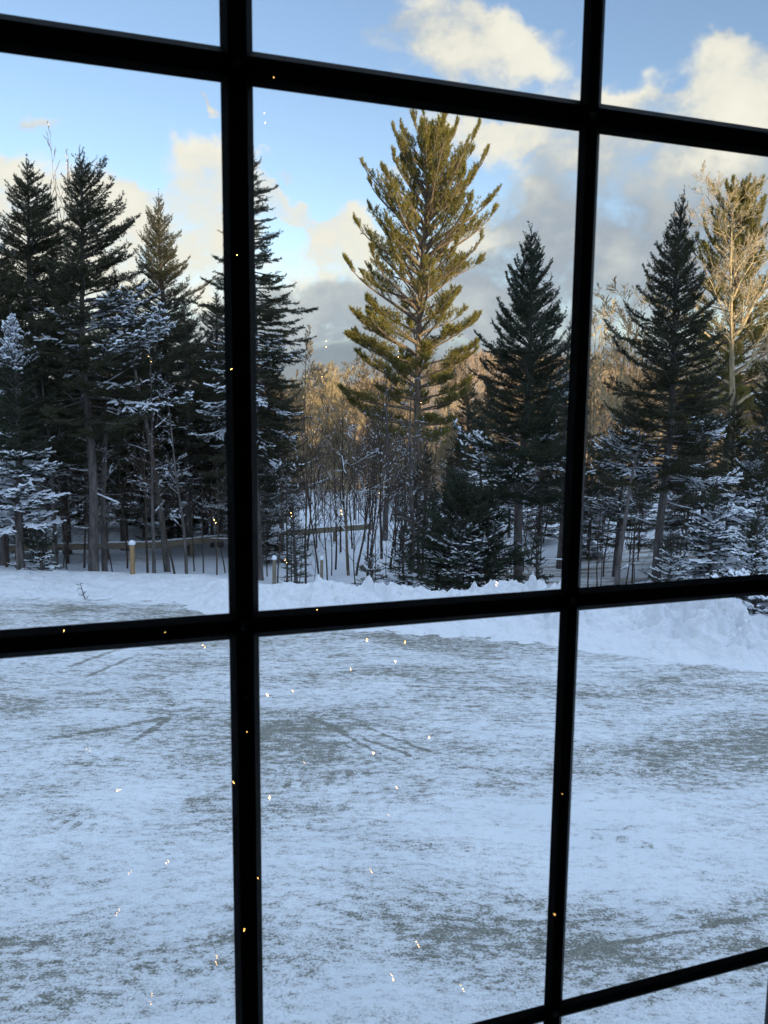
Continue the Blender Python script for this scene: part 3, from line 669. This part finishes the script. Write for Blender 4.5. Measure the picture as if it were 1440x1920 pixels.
# ---- kinds repeated through the wood (first of each is a tree in the wood too)
GW = 'spruces crowding the wood behind the front trees'
LW = 'dark spruce among many in the wood behind the front trees'
wood_t = []
for i, (hh, R, base, snw) in enumerate(((11, 2.7, .14, .36), (10, 2.4, .26, .28), (12, 2.9, .22, .20), (9, 2.4, .05, .5))):
    wood_t.append((hh, make_conifer('spruce_tree', -14-i*1.6, 27+i, LW, group=GW, seed=50+i, H=hh, R=R, base=base, snow=snw, dz=.22, twig=.11, dens=62, nl=.062, nw=.020, stubs=30, snow_w=.04)))
R_ = random.Random(5)
spots = []
for (px, pt, Y) in ((-30, 380, 24), (100, 470, 27), (215, 500, 28), (255, 560, 33), (20, 520, 30), (345, 560, 27), (380, 640, 31), (150, 600, 33), (60, 620, 37), (300, 640, 36), (225, 660, 40), (430, 560, 33),
                    (500, 640, 30), (525, 720, 28), (-90, 450, 32), (500, 820, 26), (450, 700, 27), (185, 700, 26), (90, 740, 29), (330, 720, 30), (265, 760, 31), (395, 800, 29), (140, 800, 35), (20, 800, 26),
                    (1140, 820, 33), (1300, 800, 30), (1380, 740, 28), (1420, 800, 24), (1460, 640, 27), (1350, 860, 26), (1210, 860, 32), (1020, 760, 30), (960, 800, 31), (905, 770, 36), (1075, 800, 28), (1510, 560, 30),
                    (865, 800, 42), (800, 830, 31), (846, 846, 33), (752, 880, 36), (815, 900, 27), (880, 690, 44), (1290, 690, 44), (1110, 880, 27), (740, 900, 44), (360, 880, 34), (290, 900, 38), (60, 900, 33), (200, 880, 42), (-10, 690, 33), (430, 850, 40), (120, 900, 44)):
    spots.append((px, pt, Y))
RG2 = ('left of the left upright window bar', 'behind the middle panes', 'behind the middle panes', 'right of the right upright window bar')
for i, (px, pt, Y) in enumerate(spots):
    side_ = RG2[0 if px < 470 else 1 if px < 1075 else 3]
    x, y, H, gz = stand(px, pt, Y); h0, t0 = wood_t[i % 4]
    if i < 4: t0.location = (x, y, gz); s = H/h0; t0.scale = (s, s, s); o = t0
    else: o = dup(t0, x, y, H/h0, R_.random()*6.28, z=gz, sx=R_.uniform(.9, 1.15))
    o['label'] = 'dark spruce crowding the wood behind the front trees '+side_; o['group'] = 'spruces behind the front trees '+side_

# bare trees: middle ground and behind
GB = 'leafless trees filling the wood beyond the fence'
LB = 'leafless grey-brown tree among many in the wood beyond the fence'
bt = [(9, make_bare('bare_tree', 0, 60, LB, group=GB, seed=60+i, H=9, r0=.075, first=.25+.05*i, n=(17, 8, 6, 3), snow=0, thin=4.4, bark=M_twig if i % 4 else M_birch)) for i in range(5)]
used = [False]*5
def reg(px):
    return 0 if px < 450 else 1 if px < 840 else 2 if px < 1075 else 3
RG = ('left of the left upright window bar', 'between the left upright window bar and the golden pine', 'between the golden pine and the right upright window bar', 'right of the right upright window bar')
def relabel(o, what, grp, px): o['label'] = what+' '+RG[reg(px)]; o['group'] = grp+' '+RG[reg(px)]
def put_bare(px, pt, Y, k=None):
    x, y, H, gz = stand(px, pt, Y); k = R_.randrange(5) if k is None else k; h0, t0 = bt[k]; s = H/h0
    if not used[k]: used[k] = True; t0.location = (x, y, gz); t0.scale = (s, s, s); relabel(t0, 'leafless grey-brown tree far back', 'leafless trees far back', px); return
    w = R_.uniform(.9, 1.3); relabel(dup(t0, x, y, s, R_.random()*6.28, z=gz, sx=w if s > .8 else w*1.1), 'leafless grey-brown tree far back', 'leafless trees far back', px)
for i in range(30):                                       # lit crowns in the middle gap
    put_bare(R_.uniform(540, 800), R_.uniform(695, 765) if i % 2 else R_.uniform(760, 860), R_.uniform(46, 84))
for px, pt, Y in ((575, 650, 52), (690, 665, 50), (655, 690, 56), (735, 700, 48), (600, 700, 60), (1150, 560, 46), (1125, 600, 50), (1180, 620, 52), (1215, 700, 55), (1110, 690, 48)): put_bare(px, pt, Y)
for i in range(105): put_bare(R_.uniform(540, 860), R_.uniform(800, 915), R_.uniform(41, 62))
for i in range(26): put_bare(R_.uniform(840, 1110), R_.uniform(720, 800), R_.uniform(55, 95))
for i in range(26): put_bare(R_.uniform(1100, 1460), R_.uniform(680, 800), R_.uniform(48, 90))
for i in range(34): put_bare(R_.uniform(-60, 560), R_.uniform(680, 820), R_.uniform(44, 85))

# slim saplings between the bank and the fence
GS = 'slim leafless saplings behind the snow bank'
LS = 'slim dark leafless sapling among many behind the snow bank'
st = [(4, make_bare('bare_sapling', 0, 22, LS, group=GS, cat='sapling', bark=M_twigd, seed=70+i, H=4, r0=.026, first=.3, n=(11, 5, 4), ang=(34, 38, 38), lr=(.4, .5, .5), snow=.12, thin=1.3)) for i in range(4)]
us = [False]*4
SP = [(-10, 640, 23), (22, 850, 20.5), (118, 880, 22), (205, 900, 21), (232, 820, 24), (268, 760, 21.5), (283, 850, 23), (322, 800, 20.6), (360, 860, 24), (378, 900, 23), (402, 880, 21), (420, 900, 24), (518, 880, 20.6), (545, 930, 22.6),
      (655, 740, 25), (668, 800, 24), (690, 760, 27), (700, 860, 24), (718, 720, 27), (735, 830, 25), (752, 880, 23), (640, 850, 28), (600, 860, 30), (575, 800, 28), (622, 900, 24), (705, 960, 21.5), (780, 900, 24), (668, 930, 21.5), (630, 800, 25),
      (1112, 880, 22), (1128, 930, 21), (1180, 900, 21), (1196, 960, 23), (1205, 880, 26), (1265, 930, 25), (1290, 880, 24), (1000, 900, 26), (1020, 880, 27), (985, 920, 25), (1320, 900, 26), (1140, 880, 24), (1098, 850, 25), (1400, 900, 25),
      (60, 760, 24), (95, 330, 25), (160, 860, 23), (305, 880, 26), (448, 870, 22), (500, 900, 24), (725, 960, 24), (760, 960, 22), (560, 980, 22), (590, 1000, 21)]
for i, (px, pt, Y) in enumerate(SP):
    x, y, H, gz = stand(px, pt, Y); k = i % 4; h0, t0 = st[k]; s = H/h0
    if not us[k]: us[k] = True; t0.location = (x, y, gz); t0.scale = (s, s, s); o = t0
    else: o = dup(t0, x, y, s, R_.random()*6.28, z=gz, sx=R_.uniform(.9, 1.2)*min(1.0, 1.6/s))
    relabel(o, 'slim dark sapling by the bank', 'slim saplings by the bank', px)
# denser undergrowth
for i in range(90):
    px = R_.choice([R_.uniform(-20, 440), R_.uniform(500, 800), R_.uniform(560, 800), R_.uniform(960, 1440)]); Y = R_.uniform(21, 42); p0 = G(px, 1000, -.9)
    H = R_.uniform(1.6, 4.6); x = ray(px, 1000).x/ray(px, 1000).y*Y; h0, t0 = st[i % 4]; s = H/h0; relabel(dup(t0, x, Y, s, R_.random()*6.28, sx=R_.uniform(.8, 1.2)), 'slim dark sapling by the bank', 'slim saplings by the bank', px)

# bare pole-like trunks with a few snow-lined limbs
def pole(px, pt, Y, label, seed, r0, group=None, lean=.02, **kw):
    x, y, H, gz = stand(px, pt, Y); k = dict(first=.25, n=(14, 5, 3), ang=(68, 45, 40), lr=(.14, .5, .5), snow=.45, thin=1.4, upw=.05, bark=M_bark); k.update(kw)
    return make_bare('bare_tree', x, y, label, z=gz, group=group, cat='tree trunk', seed=seed, H=H, r0=r0, lean=lean, **k)
pole(176, 500, 21.2, 'straight grey trunk standing close beside the snowy spruce trunk on its right', 81, .085, lean=.004)
pole(82, 560, 22, 'grey trunk behind the thin snowy fir in the lower left', 82, .07, lean=.004)
pole(276, 600, 20.8, 'thin grey trunk just right of the brown fence post', 83, .05, lean=.01)
pole(302, 560, 23, 'thick dark trunk second to the right of the brown fence post', 84, .10, lean=.004)
pole(342, 700, 20.8, 'pale slim trunk left of the left upright window bar', 85, .045, lean=.004)
pole(775, 700, 23, 'dark trunk forking below the golden pine', 86, .09, lean=.004, snow=.3)
pole(725, 690, 30, 'dark brown trunk left of the golden pine', 87, .12, lean=.002, snow=.2)
pole(1172, 800, 19.0, 'leaning dark trunk left of the tall spruce on the right', 88, .085, lean=0, n=(8, 5, 3))
x, y, H, gz = stand(655, 800, 24)
make_bare('crooked_tree', x, y, 'crooked bare tree with long snow-lined limbs behind the middle of the bank', z=gz, bark=M_twig, seed=91, H=H, r0=.045, first=.3, n=(8, 5, 4), ang=(64, 45, 40), lr=(.55, .45, .5), snow=.8, wig=.16, thin=1.5, upw=.1)

# far wood on the hill: one mass nobody could count
r = np.random.default_rng(3); N = 15000
az = r.uniform(-.62, .62, N); rho = np.sqrt(r.uniform(105**2, 485**2, N)); x = np.sin(az)*rho; y = np.cos(az)*rho
z = terr(x, y); H = r.uniform(4, 7.5, N); A = np.stack([x, y, z-.3], 1); T = np.stack([x+r.normal(size=N)*.5, y+r.normal(size=N)*.5, z+H], 1)
fw_ = Geo(); fw_.prisms(A, T, .10, .03, 3)
for k in range(9):
    u = r.uniform(.25, .9, N)[:, None]; o = A+(T-A)*u; d = nrm(np.stack([r.normal(size=N), r.normal(size=N), np.abs(r.normal(size=N))*1.0+.5], 1))*(H[:, None]*(1.1-u)*.42)
    sd = nrm(r.normal(size=(N, 3)))*.10; fw_.tris(o-sd, o+sd, o+d)
    o2 = o+d*.5; d2 = nrm(d+r.normal(size=(N, 3))*.9)*(H[:, None]*.16); fw_.tris(o2-sd*.6, o2+sd*.6, o2+d2)
m, b, p = mat('far_bark'); b.put(p.inputs['Base Color'], b.mix(b.mr(b.noise(geoco(b), .25, 3, .6), .35, .65), (.22, .155, .115, 1), (.38, .29, .21, 1))); p.inputs['Roughness'].default_value = .9
far = fw_.build('far_woods', m); tag(far, 'bare reddish-brown woods covering the far sunlit hillside', 'woods', kind='stuff')
# evergreens dotted through it
fe = Geo(); N = 500; az = r.uniform(-.62, .62, N); rho = np.sqrt(r.uniform(100**2, 460**2, N)); x = np.sin(az)*rho; y = np.cos(az)*rho; z = terr(x, y); H = r.uniform(7, 12, N)
for k in range(120):
    u = r.random(N)**.8; a = r.random(N)*6.28; rr = (1-u)*H*.2+.1; o = np.stack([x, y, z+H*u], 1); e = o+np.stack([np.cos(a)*rr, np.sin(a)*rr, -.15*rr], 1)
    w = np.stack([-np.sin(a), np.cos(a), np.zeros(N)+.3], 1)*rr[:, None]*.35; fe.tris(o, e-w, e+w)
far2 = fe.build('far_evergreens', M_spruce); tag(far2, 'dark evergreens scattered through the far hillside woods', 'woods', kind='stuff')

# ------------------------------------------------------------------ fence, posts, box
m, b, p = mat('weathered_timber'); g_ = objco(b); n = b.noise(b.mapping(g_, (1.5, 20, 20)), 2, 5, .6)
b.put(p.inputs['Base Color'], b.mix(b.mr(n, .35, .65), (.17, .14, .095, 1), (.29, .245, .17, 1))); p.inputs['Roughness'].default_value = .85; M_timber = m
m, b, p = mat('fresh_post_timber'); g_ = objco(b); n = b.noise(b.mapping(g_, (25, 25, 2)), 2, 5, .6)
b.put(p.inputs['Base Color'], b.mix(b.mr(n, .35, .65), (.28, .18, .09, 1), (.42, .29, .15, 1))); p.inputs['Roughness'].default_value = .8; M_post = m
fpts = [P(-160, 1034, 24.2), P(95, 1026, 25), P(290, 1022, 26), P(430, 1008, 27), P(560, 998, 29), P(697, 987, 30.5)]
fence = empty('rail_fence', (fpts[0].x, fpts[0].y, ground_z(fpts[0].x, fpts[0].y))); tag(fence, 'low timber rail fence topped with snow, running behind the trees', 'fence')
O = np.array(fence.location)
for i in range(len(fpts)-1):
    a, b_ = np.array(fpts[i])-O, np.array(fpts[i+1])-O; d = b_-a; L = np.linalg.norm(d); ex = d/L; ey = nrm(np.cross([0, 0, 1.], ex)); ez = np.cross(ex, ey); Rm = np.stack([ex, ey, ez], 1)
    q = Geo(); q.box((a+b_)/2, (L/2-.01, .05, .10), Rm); q.build('rail', M_timber, fence, bevel=.01)
    q = Geo(); k = int(L/.12); t = np.linspace(0, 1, k); pts = a+(b_-a)*t[:, None]+ez*.105; snr = np.random.default_rng(i)
    w = .055*snr.uniform(.75, 1.1, k); hgt = .045*snr.uniform(.5, 1.3, k); V = np.stack([pts-ey*w[:, None], pts-ey*w[:, None]*.6+ez*hgt[:, None]*.8, pts+ez*hgt[:, None], pts+ey*w[:, None]*.6+ez*hgt[:, None]*.8, pts+ey*w[:, None]], 1)
    ii, jj = np.meshgrid(np.arange(k-1), np.arange(4), indexing='ij'); q.add(V.reshape(-1, 3), np.stack([ii*5+jj, (ii+1)*5+jj, (ii+1)*5+jj+1, ii*5+jj+1], -1).reshape(-1, 4)); q.build('rail_snow', M_bough, fence, smooth=True)
    nP = max(1, int(round(L/2.4)))
    for j in range(nP):
        c = a+(b_-a)*((j+.5)/nP)+ey*.12; gz = ground_z(c[0]+O[0], c[1]+O[1])-O[2]; q = Geo(); top = c[2]+.06
        q.box((c[0], c[1], (top+gz-.3)/2), (.06, .06, (top-gz+.3)/2), None); q.build('fence_post', M_timber, fence, bevel=.008)
q = Geo(); c = np.array(fpts[-1])-O; q.box(c+np.array([.02, .16, -.02]), (.06, .16, .11)); q.build('end_block', M_timber, fence, bevel=.01)
def post(px, pt, Y, rad, label, col, cap=True):
    x, y, H, gz = stand(px, pt, Y); o = empty('wooden_post', (x, y, gz)); tag(o, label, 'post')
    q = Geo(); q.tube([[0, 0, -.3], [0, 0, H*.5], [.005, 0, H-.03], [.005, 0, H-.005]], [rad, rad*.97, rad*.95, rad*.8], 10); q.tube([[.005, 0, H-.005], [.005, 0, H]], [rad*.8, .001], 10); q.build('shaft', col, o, smooth=True)
    q = Geo(); q.tube([[.005, 0, H-.02], [.005, 0, H], [.005, 0, H+.05], [.005, 0, H+.085], [.005, 0, H+.10]], [rad*1.1, rad*1.45, rad*1.3, rad*.7, .002], 12); q.build('snow_cap', M_bough, o, smooth=True)
    for zz in ((.62, .5) if cap else ()): q = Geo(); q.tube([[-rad*1.5, -.0, H*zz], [rad*1.5, 0, H*zz]], .018, 6); q.build('bolt', M_timber, o)
post(247, 1020, 19.2, .062, 'tall yellow-brown wooden post with a snow cap on the left', M_post)
post(514, 1048, 20.0, .05, 'short pale wooden post with a snow cap right of the left upright window bar', M_timber, False)
post(603, 1048, 20.2, .042, 'short thin post behind the hump of the snow bank', M_timber, False)
m, b, p = mat('dark_green_paint'); g_ = objco(b); b.put(p.inputs['Base Color'], b.mix(b.noise(g_, 4, 4, .6), (.012, .035, .030, 1), (.025, .06, .05, 1))); p.inputs['Roughness'].default_value = .5; M_green = m
M_dark, _, _ = mat('dark_fitting', (.02, .02, .02), .5)
c = P(1181, 976, 37); gz = ground_z(c.x, c.y); o = empty('waste_container', (c.x, c.y, gz)); tag(o, 'dark green waste container with snow on its lid, far off by the field', 'container')
hw = .46; hh = max(.4, c.z-gz+.22); q = Geo(); q.box((0, 0, hh/2), (hw, .4, hh/2)); q.build('body', M_green, o, bevel=.02)
q = Geo(); q.box((0, -.02, hh+.03), (hw+.03, .43, .03)); q.build('lid', M_green, o, bevel=.01)
q = Geo(); q.box((0, 0, hh+.10), (hw-.02, .38, .04)); q.build('lid_snow', M_bough, o, bevel=.035)
for sx_ in (-1, 1): q = Geo(); q.box((sx_*(hw+.02), -.1, hh*.7), (.02, .12, .03)); q.build('handle', M_dark, o)
# snow-roofed shed glimpsed through the firs
m, b, p = mat('shed_boards'); g_ = objco(b); n = b.noise(b.mapping(g_, (8, 8, .6)), 2, 4, .6); b.put(p.inputs['Base Color'], b.mix(b.mr(n, .4, .6), (.05, .042, .036, 1), (.10, .085, .07, 1))); M_shed = m
c = P(905, 905, 58); gz = ground_z(c.x, c.y); o = empty('shed', (c.x, c.y, gz), .1); tag(o, 'low dark shed with a snowy roof glimpsed between the golden pine and the dark spruce', 'shed')
q = Geo(); hh = c.z-gz; q.box((0, 0, hh/2), (2.6, 1.6, hh/2)); q.build('wall', M_shed, o)
q = Geo(); q.add([[-2.9, -1.9, hh-.05], [2.9, -1.9, hh-.05], [2.9, 0, hh+1.1], [-2.9, 0, hh+1.1], [-2.9, 1.9, hh-.05], [2.9, 1.9, hh-.05], [-2.9, -1.9, hh+.12], [2.9, -1.9, hh+.12], [2.9, 0, hh+1.3], [-2.9, 0, hh+1.3], [-2.9, 1.9, hh+.12], [2.9, 1.9, hh+.12]],
    [[6, 7, 8, 9], [9, 8, 11, 10], [0, 1, 7, 6], [1, 2, 8, 7], [2, 5, 11, 8], [5, 4, 10, 11], [4, 3, 9, 10], [3, 0, 6, 9], [0, 3, 2, 1], [3, 4, 5, 2]]); q.build('roof', M_snow, o)
q = Geo(); q.box((-.6, -1.62, hh*.42), (.45, .03, hh*.42)); q.build('door', M_dark, o)

# twigs and a fallen bough poking from the banks
def brush(px, py, z, label, seed, H):
    p = G(px, py, z); make_bare('fallen_branch', p.x, p.y, label, z=z, cat='branch', bark=M_twigd, seed=seed, H=H, r0=.012, first=.1, n=(9, 5), ang=(60, 50), lr=(.6, .5), lean=1.4, thin=1.6, wig=.2, upw=0)
brush(163, 1112, .16, 'dark brushy twigs lying on the snow bank in the left pane', 95, .32)
brush(528, 1122, .22, 'short stick poking from the middle of the snow bank', 96, .35)

# ------------------------------------------------------------------ house round the camera
cT, sT = math.cos(TH), math.sin(TH); ORG = Vector((0, .62/cT, EYE))
U = Vector((cT, sT, 0)); NV = Vector((-sT, cT, 0))           # along the window, outward
def wmat():
    Mx = Matrix((U, NV, Vector((0, 0, 1)))).transposed().to_4x4(); return Mx
def place_w(o, z=EYE): 
    Mx = wmat(); Mx.translation = Vector((ORG.x, ORG.y, z)); o.matrix_world = Mx
M_wall, _, _ = mat('room_plaster', (.10, .085, .07), .9); M_floor, _, _ = mat('room_boards', (.06, .04, .03), .6)
m, b, p = mat('clapboard'); g_ = objco(b); wv_ = b.n('ShaderNodeTexWave', wave_type='BANDS', bands_direction='Z', wave_profile='SAW'); b.put(wv_.inputs[0], g_); wv_.inputs['Scale'].default_value = 2.5
b.put(p.inputs['Base Color'], b.mix(b.noise(g_, 3, 3, .5), (.16, .15, .14, 1), (.22, .21, .19, 1))); bp = b.n('ShaderNodeBump'); bp.inputs['Distance'].default_value = .02; b.put(bp.inputs['Height'], wv_.outputs[1]); b.put(p.inputs['Normal'], bp.outputs[0]); M_clap = m
house = bpy.data.objects.new('house', None); C.objects.link(house); tag(house, 'house whose upstairs room looks out over the snowy driveway', 'house'); place_w(house)
u0, u1, v0, v1 = -.411, .474, -.998, .655                    # clear opening of the window
f0, f1 = u0-.045, u1+.045; g0, g1 = v0-.045, v1+.045
XW = 4.0; ZB, ZT = -EYE+.02, 1.5                              # wall extents about the eye
def hb(name, x0, x1, y0, y1, z0, z1, mt):
    q = Geo(); q.box(((x0+x1)/2, (y0+y1)/2, (z0+z1)/2), ((x1-x0)/2, (y1-y0)/2, (z1-z0)/2)); return q.build(name, mt, house)
q = Geo()
for a in ((-XW, f0, ZB, ZT), (f1, XW, ZB, ZT), (f0, f1, ZB, g0), (f0, f1, g1, ZT)): q.box(((a[0]+a[1])/2, -.02, (a[2]+a[3])/2), ((a[1]-a[0])/2, .05, (a[3]-a[2])/2))
q.build('front_wall', M_clap, house)
hb('left_wall', -XW, -XW+.1, -5, -.071, ZB, ZT, M_wall); hb('right_wall', XW-.1, XW, -5, -.071, ZB, ZT, M_wall); hb('back_wall', -XW, XW, -5.1, -5.001, ZB, ZT, M_wall)
hb('floor', -XW+.11, XW-.11, -4.99, -.072, -1.7, -1.6, M_floor); hb('ceiling', -XW+.11, XW-.11, -4.99, -.072, ZT-.2, ZT-.1, M_wall)
q = Geo(); q.add([[-XW-.2, .15, ZT], [XW+.2, .15, ZT], [XW+.2, -2.5, ZT+1.9], [-XW-.2, -2.5, ZT+1.9], [-XW-.2, -5.2, ZT], [XW+.2, -5.2, ZT]], [[0, 1, 2, 3], [3, 2, 5, 4], [0, 4, 5, 1]]); q.add([[-XW-.2, .15, ZT+.0], [-XW-.2, -2.5, ZT+1.9], [-XW-.2, -5.2, ZT]], [[0, 1, 2]]); q.add([[XW+.2, .15, ZT+.0], [XW+.2, -2.5, ZT+1.9], [XW+.2, -5.2, ZT]], [[0, 2, 1]]); q.build('roof', M_shed, house)

# window with the grille sealed between two panes
M_bar, _, _ = mat('black_grille', (.012, .013, .014), .5, .25); M_frame, _, _ = mat('window_frame_black', (.015, .015, .016), .45)
M_pin, _, _ = mat('grille_clip', (.10, .11, .11), .4)
m = bpy.data.materials.new('pane_glass'); m.use_nodes = True; b = NB(m.node_tree); m.node_tree.nodes.remove(m.node_tree.nodes['Principled BSDF'])
trn_ = b.n('ShaderNodeBsdfTransparent'); gl = b.n('ShaderNodeBsdfGlossy'); gl.inputs['Roughness'].default_value = 0.0; mx = b.n('ShaderNodeMixShader'); mx.inputs[0].default_value = .035
trn_.inputs[0].default_value = (.985, .995, .99, 1)
b.t.links.new(trn_.outputs[0], mx.inputs[1]); b.t.links.new(gl.outputs[0], mx.inputs[2]); b.t.links.new(mx.outputs[0], m.node_tree.nodes['Material Output'].inputs[0]); M_glass = m
win = bpy.data.objects.new('window', None); C.objects.link(win); tag(win, 'black-barred window with panes divided by a grille, seen from inside', 'window'); place_w(win)
def bar(name, pts2, horiz, w, d, lo, hi, mt):                # chamfered contour bar
    q = Geo(); prof = [(-w/2, 0), (-w/2+.005, d/2), (w/2-.005, d/2), (w/2, 0), (w/2-.005, -d/2), (-w/2+.005, -d/2)]
    V = []
    for e in (lo, hi):
        for (a, c) in prof: V.append((e, c, pts2+a) if horiz else (pts2+a, c, e))
    q.add(V, [[i, (i+1) % 6, 6+(i+1) % 6, 6+i] for i in range(6)]); return q.build(name, mt, win)
US = [(-.11587, .0235), (.17932, .0205)]; VS = [(.24060, .0245), (-.17398, .0215), (-.58464, .0185)]
for u, w in US: bar('grille_bar', u, False, w, .0085, v0+.001, v1-.001, M_bar)
for v, w in VS: bar('grille_bar', v, True, w, .0075, u0+.001, u1-.001, M_bar)
for u, _w in US:
    for v, _w2 in VS: q = Geo(); q.tube([[u, -.0043, v], [u, -.0052, v], [u, -.0056, v]], [.0032, .0032, .0001], 12); q.build('grille_clip', M_pin, win, smooth=True)
def pane(yoff, tilt, tiltz, name):
    q = Geo(); q.box(((u0+u1)/2, 0, (v0+v1)/2), ((u1-u0)/2+.01, .0015, (v1-v0)/2+.01)); o = q.build(name, M_glass, win); o.location = (0, yoff, 0); o.rotation_euler = (tilt, 0, tiltz); return o
pane(-.010, 0, 0, 'glass_pane'); pane(.010, math.radians(-.20), math.radians(-.12), 'glass_pane')
for (a, b2, c, d) in ((f0+.001, u0, g0+.001, g1-.001), (u1, f1-.001, g0+.001, g1-.001), (u0, u1, g0+.001, v0), (u0, u1, v1, g1-.001)):
    q = Geo(); q.box(((a+b2)/2, 0, (c+d)/2), ((b2-a)/2, .028, (d-c)/2)); q.build('sash_frame', M_frame, win, bevel=.003)

# string of warm fairy lights hung in the room behind the camera; the panes mirror them
BL = [(513, 145), (496, 212), (745, 1478), (505, 1498), (571, 1430), (700, 1412), (805, 1383), (549, 1296), (500, 1302), (688, 1199), (742, 1240), (658, 1254), (697, 1636), (730, 1530), (785, 1775), (310, 1186), (380, 1210), (463, 1372), (438, 1468),
      (484, 1648), (458, 1745), (406, 1808), (312, 1620), (219, 1715), (220, 1483), (162, 1405), (242, 1640), (1055, 1489), (1040, 1715), (402, 975), (546, 962), (712, 925), (640, 958), (535, 1050), (434, 692), (443, 652), (445, 478), (545, 408), (612, 640),
      (604, 706), (748, 660), (933, 1093), (790, 755), (870, 1858), (738, 1838), (282, 1882), (278, 668), (595, 1143), (760, 1203), (120, 1183)]
lamp = empty('string_lights', (0, -2, EYE)); tag(lamp, 'string of tiny warm fairy lights hung in the dark room behind the window glass', 'string lights')
m = bpy.data.materials.new('warm_bulb'); m.use_nodes = True; nt2 = m.node_tree; nt2.nodes.remove(nt2.nodes['Principled BSDF']); em = nt2.nodes.new('ShaderNodeEmission'); em.inputs[0].default_value = (1, .52, .14, 1); em.inputs[1].default_value = 44
nt2.links.new(em.outputs[0], nt2.nodes['Material Output'].inputs[0]); m.cycles.emission_sampling = 'NONE'; M_bulb = m
R2 = random.Random(2); pos = []; plen = []
for (a, c) in BL:
    d = ray(a, c).normalized(); o = Vector((0, 0, EYE)); pp = ORG-NV*.0115; k = (pp-o).dot(NV)/d.dot(NV); hit = o+d*k; rd = d-2*d.dot(NV)*NV
    tlim = 3.1
    if rd.z > 0: tlim = min(tlim, (EYE+1.2-hit.z)/rd.z)
    if rd.z < 0: tlim = min(tlim, (EYE-1.5-hit.z)/rd.z)
    t = tlim*R2.uniform(.72, .98); pos.append(hit+rd*t); plen.append(k+t)
for q_, pl in zip(pos, plen):
    q = Geo(); rr = .0007*pl*R2.uniform(.6, 1.25); n1 = 6; th = np.linspace(0, math.pi, n1); q.tube([[0, 0, rr*1.4*math.cos(a)] for a in th], [max(rr*math.sin(a), 1e-4) for a in th], 8)
    o = q.build('bulb', M_bulb, lamp, smooth=True); o.location = q_-lamp.location
order = sorted(range(len(pos)), key=lambda i: pos[i].z); q = Geo()
rem = list(range(len(pos))); cur = rem.pop(0); seq = [cur]
while rem:
    nx = min(rem, key=lambda j: (pos[j]-pos[cur]).length); rem.remove(nx); seq.append(nx); cur = nx
for a, c in zip(seq[:-1], seq[1:]):
    p0, p1 = np.array(pos[a]-lamp.location), np.array(pos[c]-lamp.location); t = np.linspace(0, 1, 7); L = np.linalg.norm(p1-p0); pts = p0+(p1-p0)*t[:, None]; pts[:, 2] -= .06*L*np.sin(math.pi*t); pts[:, 2] -= .004; q.tube(pts, .0011, 4)
q.build('wire', M_dark, lamp)
print('objects', len(bpy.data.objects), 'meshes', len(bpy.data.meshes), 'faces', sum(len(m_.polygons) for m_ in bpy.data.meshes))
